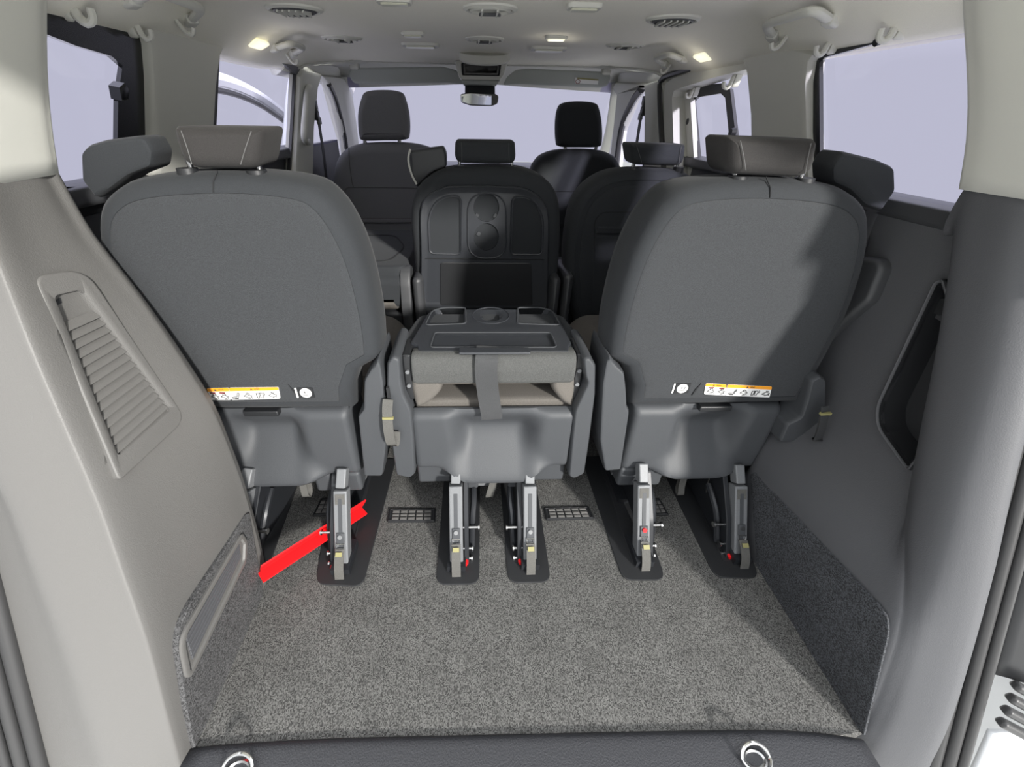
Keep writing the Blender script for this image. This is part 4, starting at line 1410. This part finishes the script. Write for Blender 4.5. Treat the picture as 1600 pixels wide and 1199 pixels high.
# release loop on the left hinge cover
c = at(606, 640, 'Y', 0.74)
pth = crv([c + V((0.004, 0, 0.03)), c + V((0.0, -0.006, 0.0)), c + V((-0.002, -0.014, -0.05)), c + V((-0.001, -0.012, -0.098)), c + V((0.006, -0.004, -0.104)), c + V((0.010, 0.0, -0.07))], 5, False)
o = finish('release_loop', ribbon_bm(bmesh.new(), pth, 0.024, (1, 0, 0), 0.003), M['strap'], mid, 50)
bm = bmesh.new(); box_bm(bm, c + V((0.0, -0.010, -0.018)), (0.026, 0.006, 0.006)); finish('loop_crimp', bm, M['yellow'], o)
bm = bmesh.new(); box_bm(bm, c + V((0.005, 0.008, 0.045)), (0.006, 0.008, 0.03)); finish('loop_slot', bm, M['seam'], mid)

# ---- second row
Y2 = 1.40
c2 = thing('passenger_seat', 'second-row middle seat with moulded trays and double cup holder in its dark back', 'seat', (0, 1.55, 0))
po2 = ats([(648, 420), (641, 345), (650, 298), (678, 272), (720, 262), (800, 262), (845, 275), (870, 302), (877, 345), (874, 420), (868, 470), (862, 505), (655, 505), (650, 470)], 'Y', Y2)
po2 = crv(po2[:11], 4, False) + po2[11:]
slab('backrest', po2, REAR, [(0.06, -0.14), (0.02, -0.13), (0, -0.10), (0, -0.03), (0.006, -0.012), (0.018, -0.003), (0.03, 0.0), (0.05, 0.0)], M['fabric'], c2)
sp2 = ats([(657, 480), (658, 400), (657, 330), (668, 306), (690, 294), (712, 290), (800, 291), (832, 300), (850, 318), (857, 345), (856, 420), (854, 480)], 'Y', Y2)
sp2 = crv(sp2[:11], 3, False) + sp2[11:]
sh2 = slab('rear_shell', sp2, REAR, [(0, -0.01), (0, 0.008), (0.004, 0.012), (0.020, 0.006), (0.026, 0.006)], M['shell'], c2)
cs = []
cs.append(slab('c', rnd(ats([(671, 396), (669, 340), (680, 315), (700, 305), (721, 306), (721, 398)], 'Y', Y2), [0.02, 0.03, 0.04, 0.03, 0.02, 0.02]), REAR, [(0.006, -0.004), (0, 0.03)], M['shell']))
cs.append(slab('c', rnd(ats([(847, 398), (849, 342), (838, 316), (820, 306), (800, 307), (797, 398)], 'Y', Y2), [0.02, 0.03, 0.04, 0.03, 0.02, 0.02]), REAR, [(0.006, -0.004), (0, 0.03)], M['shell']))
for cy_ in (324, 370):
    c = at(760, cy_, 'Y', Y2)
    cs.append(slab('c', [c + V((0.046 * math.cos(2 * math.pi * k / 24), 0, 0.050 * math.sin(2 * math.pi * k / 24))) for k in range(24)], REAR, [(0.006, -0.028 if cy_ < 350 else -0.05), (0, 0.03)], M['shell']))
cut(sh2, cs)
cap = rnd(ats([(731, 403), (731, 302), (791, 303), (791, 404)], 'Y', Y2 - 0.007), 0.062, 8)
finish('cup_rim', tube_bm(bmesh.new(), cap, 0.003, 6, True), M['shell'], sh2)
for q in ((671, 396, 669, 340, 680, 315, 700, 305, 721, 306, 721, 398), (847, 398, 849, 342, 838, 316, 820, 306, 800, 307, 797, 398)):
    pr = rnd(ats([(q[i], q[i + 1]) for i in range(0, 12, 2)], 'Y', Y2 - 0.006), [0.02, 0.03, 0.04, 0.03, 0.02, 0.02])
    finish('tray_rim', tube_bm(bmesh.new(), pr, 0.0035, 6, True), M['shell'], sh2)
for gx, gy in ((745, 337), (774, 337), (748, 365)):
    bm = bmesh.new(); box_bm(bm, at(gx, gy, 'Y', Y2 + 0.002), (0.012, 0.012, 0.014), Matrix.Rotation(R(35), 3, 'Y')); finish('cup_grip', bm, M['base'], sh2)
lp = rnd(ats([(688, 410), (830, 411), (832, 478), (688, 478)], 'Y', Y2 - 0.006), 0.012)
slab('lower_panel', lp, REAR, [(0, -0.002), (0, 0.002), (0.003, 0.004)], M['black'], sh2)
finish('panel_seam', tube_bm(bmesh.new(), ats([(658, 404), (855, 406)], 'Y', Y2 - 0.006), 0.0025, 5), M['seam'], sh2)
hp = ats([(711, 219), (805, 220), (807, 257), (710, 255)], 'Y', Y2 + 0.015)
headrest(c2, hp, 0.10, M['fabric'], sub=[0.012, 0.012, 0.03, 0.03], posts=[at(718, 262, 'Y', Y2 + 0.05), at(800, 263, 'Y', Y2 + 0.05)])
q = ats([(638, 236), (692, 229), (697, 240), (697, 262), (676, 270), (651, 294), (642, 272)], 'Y', Y2 + 0.05)
o = slab('belt_housing', rnd(q, 0.008), REAR, [(0.010, -0.07), (0, -0.055), (0, -0.012), (0.004, -0.003), (0.010, 0.0)], M['dark'], c2)
finish('pale_piping', tube_bm(bmesh.new(), crv(ats([(641, 233), (638, 250), (643, 272), (651, 288)], 'Y', Y2 + 0.045), 4, False), 0.0035, 6), M['pale'], o)
for s in (-1, 1):
    bm = bmesh.new(); box_bm(bm, (s * 0.252, Y2 + 0.05, 0.40), (0.036, 0.22, 0.34)); bev(finish('hinge_cover', bm, M['dark'], c2), 0.02, 3)
cu = [V((x, Y2 + 0.14, z)) for x, z in ((-.24, .30), (.24, .30), (.24, .45), (-.24, .45))]
slab('seat_cushion', rnd(cu, 0.03), REAR, [(0.03, -0.46), (0, -0.44), (0, 0.0)], M['fabric'], c2)
bm = bmesh.new(); box_bm(bm, (0, Y2 + 0.25, 0.15), (0.34, 0.36, 0.30)); finish('pedestal', bm, M['mech'], c2)

r2 = thing('passenger_seat', 'second-row seat with a map pocket in its dark back, partly behind the right third-row seat', 'seat', (0.54, 1.55, 0))
pr2 = ats([(886, 440), (885, 400), (893, 340), (908, 305), (935, 280), (975, 266), (1050, 266), (1085, 276), (1108, 300), (1120, 360), (1120, 440), (1112, 520), (905, 520), (890, 480)], 'Y', Y2)
pr2 = crv(pr2[:12], 4, False) + pr2[12:]
backrest(r2, pr2, M['fabric'], M['fabric'], inset=0.05)
q = ats([(929, 505), (929, 345), (940, 332), (1085, 330)], 'Y', Y2 - 0.003)
finish('pocket_seam', tube_bm(bmesh.new(), rnd(q, [0, 0.03, 0.02, 0]), 0.0022, 5), M['seam'], r2)
slab('map_pocket', rnd(ats([(932, 353), (1100, 356), (1100, 366), (930, 366)], 'Y', Y2), [0.01] * 4), REAR, [(0, -0.01), (0, 0.004), (0.006, 0.010), (0.012, 0.010)], M['fabric'], r2)
slab('map_pocket', rnd(ats([(928, 368), (1100, 368), (1100, 500), (922, 496)], 'Y', Y2), [0.01, 0.01, 0.03, 0.05]), REAR, [(0, -0.01), (0, 0.002), (0.005, 0.006), (0.012, 0.006)], M['fabric'], r2)
round_label(r2, 953, 487, Y2 - 0.008, 1)
hp = ats([(985, 224), (1074, 226), (1070, 260), (990, 258)], 'Y', Y2 + 0.01)
headrest(r2, hp, 0.11, M['fabric'], sub=[0.012, 0.012, 0.035, 0.02], posts=[at(990, 264, 'Y', Y2 + 0.04), at(1060, 264, 'Y', Y2 + 0.04)])
q = ats([(1150, 240), (1180, 246), (1190, 262), (1180, 285), (1150, 275)], 'Y', Y2 + 0.05)
bm = bmesh.new(); box_bm(bm, (0.300, Y2 + 0.05, 0.40), (0.036, 0.20, 0.36)); bev(finish('hinge_cover', bm, M['dark'], r2), 0.02, 3)
cu = [V((x, Y2 + 0.14, z)) for x, z in ((.31, .30), (.79, .30), (.79, .45), (.31, .45))]
slab('seat_cushion', rnd(cu, 0.03), REAR, [(0.03, -0.46), (0, -0.44), (0, 0.0)], M['fabric'], r2)
bm = bmesh.new(); box_bm(bm, (0.54, Y2 + 0.25, 0.15), (0.34, 0.36, 0.30)); finish('pedestal', bm, M['mech'], r2)

# folded second-row left seat, glimpsed between the seats
l2 = thing('folded_seat', 'second-row left seat folded flat, glimpsed beside the middle second-row seat', 'seat', (-0.52, 1.6, 0))
ZB = 0.60
ft = [V((-0.78, 1.38, ZB)), V((-0.29, 1.38, ZB)), V((-0.29, 1.84, ZB)), V((-0.33, 1.92, ZB)), V((-0.73, 1.92, ZB)), V((-0.78, 1.84, ZB))]
o = slab('backrest', rnd(ft, 0.05), (0, 0, 1), [(0.02, -0.10), (0, -0.08), (0, -0.025), (0.008, -0.006), (0.02, 0.0)], M['fabric'], l2)
sm_ = rnd([V((-0.74, 1.44, ZB + 0.001)), V((-0.36, 1.44, ZB + 0.001)), V((-0.33, 1.62, ZB + 0.001)), V((-0.40, 1.80, ZB + 0.001)), V((-0.74, 1.80, ZB + 0.001))], 0.05)
finish('seam', tube_bm(bmesh.new(), sm_, 0.003, 5, True), M['seam'], o)
roll = rnd([V((-0.76, y, z)) for y, z in ((1.36, .44), (1.36, .555), (1.40, .575), (1.5, .56), (1.5, .44))], 0.03)
slab('cushion_roll', roll, (1, 0, 0), [(0.012, 0), (0, 0.012), (0, 0.44), (0.012, 0.452)], M['fabric'], l2)
bm = bmesh.new(); box_bm(bm, (-0.535, 1.40, 0.47), (0.44, 0.08, 0.08)); bev(finish('bolster', bm, M['taupe'], l2), 0.03, 3)
bm = bmesh.new(); box_bm(bm, (-0.535, 1.40, 0.32), (0.46, 0.05, 0.20)); bev(finish('base_cover', bm, M['dark'], l2), 0.012, 3)
hc = [V((-0.294, y, z)) for y, z in ((1.34, .22), (1.34, .45), (1.36, .555), (1.40, .60), (1.46, .58), (1.52, .45), (1.54, .22))]
slab('hinge_cover', rnd(hc, 0.03), (1, 0, 0), [(0.008, -0.025), (0, -0.02), (0, 0.008), (0.004, 0.014), (0.012, 0.016)], M['dark'], l2)
bm = bmesh.new(); box_bm(bm, (-0.53, 1.62, 0.26), (0.46, 0.44, 0.36)); bev(finish('seat_cushion', bm, M['fabric'], l2), 0.03, 3)
bm = bmesh.new(); box_bm(bm, (-0.53, 1.62, 0.05), (0.30, 0.36, 0.10)); finish('pedestal', bm, M['mech'], l2)

# ---- front seats
YF = 2.30


def front_seat(s, label, out, hpts, posts, fab, stitch):
    t = thing('front_seat', label, 'seat', (s * 0.5, 2.5, 0))
    P = ats(out, 'Y', YF)
    P = crv(P[:-2], 4, False) + P[-2:]
    slab('backrest', P, REAR, [(0.06, -0.14), (0.02, -0.13), (0, -0.10), (0, -0.04), (0.01, -0.015), (0.03, -0.002), (0.05, 0.0)], fab, t)
    H = ats(hpts, 'Y', YF + 0.02)
    slab('headrest', crv(H, 4), REAR, [(0.04, -0.11), (0.01, -0.105), (0, -0.08), (0, -0.03), (0.008, -0.010), (0.024, 0.0), (0.034, 0.001)], fab, t)
    for q in posts:
        p = at(q[0], q[1], 'Y', YF + 0.06)
        bm = bmesh.new(); cyl_bm(bm, p + V((0, 0, -0.02)), p + V((0, 0, 0.06)), 0.010); finish('headrest_post', bm, M['chrome'], t)
        bm = bmesh.new(); cyl_bm(bm, p + V((0, 0, -0.05)), p + V((0, 0, -0.012)), 0.024, 0.016); finish('post_sleeve', bm, M['black'], t)
    for ln, mt in stitch:
        finish('stitching', tube_bm(bmesh.new(), crv(ats(ln, 'Y', YF - 0.002), 3, False), 0.0022, 5), M[mt], t)
    bm = bmesh.new(); box_bm(bm, (s * 0.5, YF + 0.36, 0.42), (0.48, 0.48, 0.18)); bev(finish('seat_cushion', bm, fab, t), 0.05, 3)
    bm = bmesh.new(); box_bm(bm, (s * 0.5, YF + 0.34, 0.17), (0.42, 0.40, 0.34)); finish('pedestal', bm, M['mech'], t)
    return t


fl = front_seat(-1, 'left front seat with pale stitching down its back, coloured as if lit', [(512, 460), (513, 340), (518, 280), (526, 248), (545, 230), (580, 224), (640, 225), (676, 236), (694, 262), (700, 330), (702, 460), (690, 470), (520, 470)],
                [(559, 212), (557, 180), (562, 155), (570, 143), (597, 140), (623, 143), (631, 155), (637, 182), (637, 212), (630, 219), (598, 220), (566, 220)], [(571, 227), (625, 227)], M['front'],
                [([(545, 232), (546, 255), (550, 285), (553, 294)], 'stitch'), ([(537, 310), (540, 296), (556, 293), (640, 294), (690, 296)], 'stitch'), ([(520, 341), (690, 342)], 'stitch')])
slab('map_pocket', ats([(560, 342), (655, 342), (655, 348), (560, 348)], 'Y', YF), REAR, [(0, -0.01), (0.0, 0.008), (0.004, 0.012)], M['front'], fl)
fr = front_seat(1, 'right front seat with a plain dark back beyond the second-row seats', [(826, 460), (826, 340), (830, 275), (838, 254), (852, 242), (880, 235), (930, 235), (955, 241), (970, 256), (978, 300), (980, 460), (970, 470), (836, 470)],
                [(872, 222), (871, 195), (874, 172), (882, 161), (905, 158), (932, 161), (939, 172), (943, 195), (943, 222), (937, 230), (907, 231), (877, 230)], [(882, 239), (930, 240)], M['fabric'],
                [([(850, 299), (960, 300)], 'seam'), ([(850, 425), (960, 426)], 'seam')])
slab('map_pocket', ats([(870, 348), (960, 350), (960, 355), (870, 354)], 'Y', YF), REAR, [(0, -0.01), (0.0, 0.008), (0.004, 0.012)], M['fabric'], fr)

# ---------------------------------------------------------------- ceiling fittings


def air_vent(x, y, label, rx=0.074, ry=0.060, vanes=4, grp=None):
    z = zc(x, y)
    p = V((x, y, z))
    t = thing('air_vent', label, 'air vent', p, 'round air vents in the ceiling')
    N = 28
    el = lambda a, b, dz: [p + V((a * math.cos(2 * math.pi * k / N), b * math.sin(2 * math.pi * k / N), dz)) for k in range(N)]
    slab('bezel', el(rx, ry, 0), (0, 0, -1), [(0, -0.002), (0.002, 0.004), (0.010, 0.008), (0.014, 0.006), (0.016, -0.001)], M['pale'], t)
    slab('cup', el(rx * 0.74, ry * 0.72, 0), (0, 0, -1), [(0, 0.000), (0, 0.0075), (0.005, 0.010), (0.009, 0.005)], M['pale'] if vanes < 3 else M['side'], t)
    for k in range(vanes):
        f = (k - (vanes - 1) / 2) / vanes
        xx = f * rx * 1.1
        w = ry * 0.62 * math.sqrt(max(0.1, 1 - (f * 1.35) ** 2))
        bm = bmesh.new()
        box_bm(bm, p + V((xx, 0, -0.008)), (0.004, 2 * w, 0.014), Matrix.Rotation(R(28), 3, 'Y'))
        finish('vane', bm, M['pale'], t)
    bm = bmesh.new(); box_bm(bm, p + V((0, ry * 0.55, -0.009)), (rx * 0.8, 0.010, 0.006)); finish('flap', bm, M['side'], t)
    return t


for x, y, lb in ((-0.51, 1.355, 'rear left round air vent in the ceiling, ahead of the left grab handle'), (0.0, 1.358, 'rear middle round air vent with closed flap in the ceiling'), (0.495, 1.358, 'rear right round air vent with open vanes in the ceiling'),
                 (-0.522, 1.831, 'front left round air vent in the ceiling near the small lit lamp'), (-0.003, 1.852, 'front middle round air vent in the ceiling behind the slotted vent'), (0.526, 1.846, 'front right round air vent in the ceiling')):
    air_vent(x, y, lb, vanes=2 if abs(x) < 0.1 or y > 1.6 else 5)

# slotted vent over the console
p = V((0.006, 2.235, zc(0, 2.235)))
t = thing('slotted_vent', 'wide slotted air vent at the front edge of the ceiling above the console', 'air vent', p)
N = 32
vnm = V((0, -0.42, -1)).normalized()
tl_ = lambda x, y, d: p + V((x, y, -0.42 * -y * 1.0 - 0.020)) + vnm * d
el = lambda a, b: [tl_(a * math.cos(2 * math.pi * k / N), b * math.sin(2 * math.pi * k / N), 0) for k in range(N)]
slab('bezel', el(0.118, 0.052), vnm, [(0, -0.03), (0.0, 0.0), (0.004, 0.004), (0.012, 0.004), (0.014, -0.004)], M['pale'], t)
sl2 = rnd([tl_(x, y, 0) for x, y in ((-0.078, -0.030), (0.078, -0.030), (0.066, 0.030), (-0.066, 0.030))], 0.012)
slab('slot', sl2, vnm, [(0, -0.004), (0, 0.0005), (0.003, 0.001)], M['black'], t)
for k in range(4):
    bm = bmesh.new(); box_bm(bm, tl_(-0.05 + 0.033 * k, 0, 0.003), (0.003, 0.05, 0.006), Matrix.Rotation(R(22), 3, 'X') @ Matrix.Rotation(R(20 if k % 2 else -20), 3, 'Z')); finish('vane', bm, M['pale'], t)


def lamp_light(name, p, watts, parent):
    l = bpy.data.lights.new(name, 'POINT')
    l.energy = watts
    l.color = (1.0, 0.93, 0.80)
    l.shadow_soft_size = 0.025
    o = bpy.data.objects.new(name, l)
    COL.objects.link(o)
    o.parent = parent
    o.matrix_parent_inverse = Matrix.Translation(-parent.location)
    o.location = p
    return o


def small_lamp(px, py, label, w, d, lensmat, grp, sh='lamp_lens'):
    q = at(px, py, 'Z', 1.305)
    p = V((q.x, q.y, zc(q.x, q.y)))
    t = thing('ceiling_lamp', label, 'lamp', p, grp)
    o = [p + V((a * w / 2, b * d / 2, 0)) for a, b in ((-1, -1), (1, -1), (1, 1), (-1, 1))]
    slab('housing', rnd(o, d * 0.3), (0, 0, -1), [(0, -0.002), (0, 0.006), (0.003, 0.010), (0.008, 0.010)], M['pale'], t)
    i = [p + V((a * w * 0.38, b * d * 0.30, -0.008)) for a, b in ((-1, -1), (1, -1), (1, 1), (-1, 1))]
    slab('lens', rnd(i, d * 0.15), (0, 0, -1), [(0, 0), (0, 0.004), (0.002, 0.006)], lensmat, t)
    if lensmat is M['lamp']:
        lamp_light('bulb', p + V((0, 0, -0.05)), 0.08, t)
    return t


small_lamp(657, 73, 'left ribbed speaker lamp near the front edge of the ceiling', 0.150, 0.085, M['lens'], 'twin lamps near the front of the ceiling')
small_lamp(857, 79, 'right ribbed speaker lamp near the front edge of the ceiling', 0.150, 0.085, M['lens'], 'twin lamps near the front of the ceiling')
small_lamp(645, 56, 'small slim lamp left of the front middle air vent', 0.078, 0.050, M['lens'], 'slim ceiling lamps')
small_lamp(869, 62, 'small slim lit lamp right of the front middle air vent', 0.078, 0.050, M['lamp'], 'slim ceiling lamps')
small_lamp(616, 6, 'small slim lamp left of the rear middle air vent', 0.088, 0.050, M['lens'], 'slim ceiling lamps')
small_lamp(912, 15, 'small slim lamp right of the rear middle air vent', 0.088, 0.050, M['lens'], 'slim ceiling lamps')
for px, py, s, lb in ((405, 70, -1, 'lit courtesy lamp beside the left front grab handle'), (1098, 90, 1, 'lit courtesy lamp beside the right front grab handle')):
    p = at(px, py, 'X', s * (0.738 if s < 0 else 0.750))
    t = thing('courtesy_lamp', lb, 'lamp', p)
    o = [p + V((a, b, -s * 0.2 * a * 0 - abs(0) + c)) for a, b, c in ((-0.018, -0.042, 0.008 * s), (0.018, -0.042, -0.008 * s), (0.018, 0.042, -0.008 * s), (-0.018, 0.042, 0.008 * s))]
    slab('lens', rnd(o, 0.008), (-s * 0.42, 0, -1), [(0, -0.004), (0, 0.002), (0.003, 0.004)], M['lamp'], t)
    lamp_light('bulb', p + V((-s * 0.035, 0, -0.04)), 0.07, t)


def grab_handle(pts, mounts, label, depth=0.02, r=0.012):
    c = sum(pts, V((0, 0, 0))) / len(pts)
    t = thing('assist_grip', label, 'grab handle', c)
    finish('bar', tube_bm(bmesh.new(), crv(rnd(pts, 0.03, 4)[2:-3], 3, False), r, 10), M['pale'], t)
    for a, b in mounts:
        bm = bmesh.new(); bar_bm(bm, a, b, 0.030, 0.024); bev(finish('mount', bm, M['pale'], t), 0.008, 3)
    return t


def handle(px0, px1, s, label, drop=0.045):
    """folding grab handle between two ceiling-edge points (x, y) given as (y0, y1)"""
    y0, y1 = px0, px1
    xm, xb = 0.750, 0.660
    zm, zb = zc(xm, y0) + 0.004, 1.270
    a = V((s * xm, y0 + 0.05, zm)); b = V((s * xm, y1 + 0.09, zm))
    p0 = V((s * xb, y0, zb)); p1 = V((s * xb, y1, zb))
    c = (a + b) / 2
    t = thing('assist_grip', label, 'grab handle', c)
    pth = rnd([a, p0, p1, b], [0, 0.03, 0.03, 0], 6)
    finish('bar', tube_bm(bmesh.new(), pth, 0.011, 10, sy=0.8), M['pale'], t)
    for q, e in ((a, p0), (b, p1)):
        bm = bmesh.new(); bar_bm(bm, q, q + (e - q) * 0.35, 0.026, 0.022, (0, 1, 0)); bev(finish('mount', bm, M['pale'], t), 0.006, 3)
    hk = [c + V((0, 0.05, 0)), c + V((-s * 0.015, 0.05, -0.025)), c + V((-s * 0.03, 0.05, -0.028)), c + V((-s * 0.036, 0.05, -0.016))]
    finish('hook', tube_bm(bmesh.new(), crv(hk, 4, False), 0.005, 6), M['pale'], t)
    return t


handle(1.03, 1.19, -1, 'rear left folding grab handle at the ceiling edge')
handle(1.04, 1.20, 1, 'rear right folding grab handle at the ceiling edge above the right C-pillar')
handle(1.70, 1.82, -1, 'front left folding grab handle near the left B-pillar')
handle(1.75, 1.88, 1, 'front right folding grab handle above the sliding door')


def coat_hook(px, py, s, X, label, sc=1.0):
    p = at(px, py, 'X', s * X)
    t = thing('coat_hook', label, 'hook', p, 'pale coat hooks above the windows')
    bl2 = [p + V((s * 0.004, dy * sc, dz * sc)) for dy, dz in ((-0.022, 0.030), (0.022, 0.030), (0.012, -0.020), (0.0, -0.028), (-0.010, -0.020))]
    slab('base', rnd(bl2, 0.006 * sc), (-s, 0, -0.1), [(0, -0.012), (0, 0.004 * sc), (0.004 * sc, 0.010 * sc)], M['pale'], t)
    hk = [p + V((-s * a * sc, 0, b * sc)) for a, b in ((0.004, 0.024), (0.012, 0.0), (0.018, -0.020), (0.032, -0.028), (0.046, -0.020), (0.049, -0.002))]
    finish('hook', tube_bm(bmesh.new(), crv(hk, 4, False), [0.010 * sc] * 12 + [0.008 * sc] * 9, 8), M['pale'], t)
    return t


coat_hook(104, 10, -1, 0.800, 'larger pale coat hook at the top left corner beside the rear pillar', 0.85)
coat_hook(210, 44, -1, 0.795, 'pale coat hook at the front top corner of the left rear window', 0.68)
coat_hook(1405, 44, 1, 0.795, 'pale coat hook over the middle of the right rear window', 0.72)
coat_hook(1298, 71, 1, 0.795, 'pale coat hook at the front top corner of the right rear window', 0.66)
coat_hook(1084, 145, 1, 0.835, 'small pale hook at the front corner of the sliding door window', 0.6)
coat_hook(1147, 127, 1, 0.835, 'small pale hook over the sliding door window next to the C-pillar', 0.7)
p = at(1378, 62, 'X', 0.81)
t = thing('window_catch', 'small black catch under the coat hook of the right rear window', 'catch', p)
bm = bmesh.new(); cyl_bm(bm, p + V((0.02, 0, 0.01)), p + V((-0.012, 0, -0.006)), 0.010, 0.007); finish('knob', bm, M['black'], t)
bm = bmesh.new(); box_bm(bm, p + V((0.008, 0.01, 0.012)), (0.02, 0.03, 0.02)); finish('bracket', bm, M['black'], t)

# console, mirror, visors
YC = 2.46
cn = thing('overhead_console', 'grey overhead console with dark open tray between the sun visors', 'console', at(752, 110, 'Y', YC))
cb = ats([(710, 94), (794, 95), (788, 118), (780, 127), (722, 126), (716, 118)], 'Y', YC)
body = slab('body', rnd(cb, 0.01), REAR, [(0, -0.16), (0, -0.01), (0.004, 0.0), (0.012, 0.0)], M['pale'], cn)
tr = ats([(720, 97), (784, 98), (781, 119), (722, 118)], 'Y', YC)
cutr = slab('c', rnd(tr, 0.006), REAR, [(0, -0.06), (0, 0.05)], M['panel'])
cut(body, [cutr])
slab('tray', rnd(tr, 0.006), REAR, [(-0.001, -0.055), (0, -0.050), (0.018, -0.048)], M['dark'], cn)
slab('tray_lip', rnd(ats([(724, 99), (780, 100), (778, 117), (725, 116)], 'Y', YC + 0.015), 0.004), REAR, [(0, -0.02), (0, 0.0), (0.008, 0.0), (0.009, -0.02)], M['panel'], cn)
slab('rib', ats([(730, 114), (776, 115), (776, 117), (730, 116)], 'Y', YC + 0.01), REAR, [(0, -0.03), (0, 0)], M['panel'], cn)
slab('lower_flap', rnd(ats([(720, 124), (782, 125), (776, 133), (724, 132)], 'Y', YC - 0.008), 0.006), REAR, [(0, -0.12), (0, -0.004), (0.004, 0.0)], M['visor'], cn)
mr = thing('rear_view_mirror', 'rear-view mirror below the overhead console', 'mirror', at(748, 152, 'Y', YC))
mp = ats([(719, 147), (735, 145), (775, 147), (779, 150), (778, 162), (768, 166), (735, 165), (720, 160)], 'Y', YC)
slab('housing', rnd(mp, 0.012), REAR, [(0.02, -0.05), (0.004, -0.04), (0, -0.02), (0, -0.004), (0.003, 0.0)], M['panel'], mr)
mc = sum(mp, V((0, 0, 0))) / len(mp)
tilt = [p + V((0, 0.24 * (p.x - mc.x) - 0.012, 0)) for p in mp]
gm = slab('mirror_glass', rnd(tilt, 0.012), V((0.233, -0.972, 0.0)), [(0.004, -0.006), (0.004, 0.001), (0.005, 0.0015)], M['mirror'], mr)
bm = bmesh.new(); bar_bm(bm, at(750, 130, 'Y', YC + 0.1), at(750, 150, 'Y', YC + 0.03), 0.16, 0.02); bev(finish('mount', bm, M['dark'], mr), 0.006)


def visor(out, s, label, pivot):
    P = ats(out, 'Y', 2.60)
    t = thing('sun_visor', label, 'sun visor', sum(P, V((0, 0, 0))) / len(P))
    b = slab('pad', rnd(P, 0.014), REAR, [(0.008, -0.03), (0, -0.022), (0, -0.006), (0.005, 0.0), (0.012, 0.002)], M['visor'], t)
    q = at(pivot[0], pivot[1], 'Y', 2.60)
    bm = bmesh.new(); box_bm(bm, q + V((0, 0.01, 0)), (0.05, 0.05, 0.05)); bev(finish('pivot', bm, M['pale'], t), 0.012, 3)
    return t, b


vl, vb = visor([(547, 106), (692, 104), (712, 109), (724, 120), (728, 132), (700, 129), (566, 131), (552, 130), (545, 118)], -1, 'left sun visor folded up against the header', (553, 100))
vr, vb2 = visor([(786, 133), (792, 120), (806, 109), (825, 107), (950, 112), (955, 120), (950, 134), (938, 137), (830, 132), (810, 131)], 1, 'right sun visor with a white warning sticker, folded up against the header', (948, 109))
lb = ats([(898, 121), (935, 124), (934, 132), (898, 130)], 'Y', 2.597)
o = slab('warning_sticker', lb, REAR, [(0, -0.002), (0, 0.0025)], M['label'], vb2)
slab('sticker_header', [lb[0] + (lb[1] - lb[0]) * 0.1, lb[1], lb[1] + (lb[2] - lb[1]) * 0.25, lb[0] + (lb[1] - lb[0]) * 0.1 + (lb[3] - lb[0]) * 0.25], REAR, [(0, 0), (0, 0.003)], M['yellow'], o)
c = lb[0] * 0.72 + lb[1] * 0.14 + lb[3] * 0.14 + V((0.0, -0.004, -0.014))
ring = [c + V((0.012 * math.cos(a), 0, 0.009 * math.sin(a))) for a in [2 * math.pi * k / 16 for k in range(16)]]
finish('sticker_symbol', tube_bm(bmesh.new(), ring, 0.0014, 5, True), M['inkred'], o)
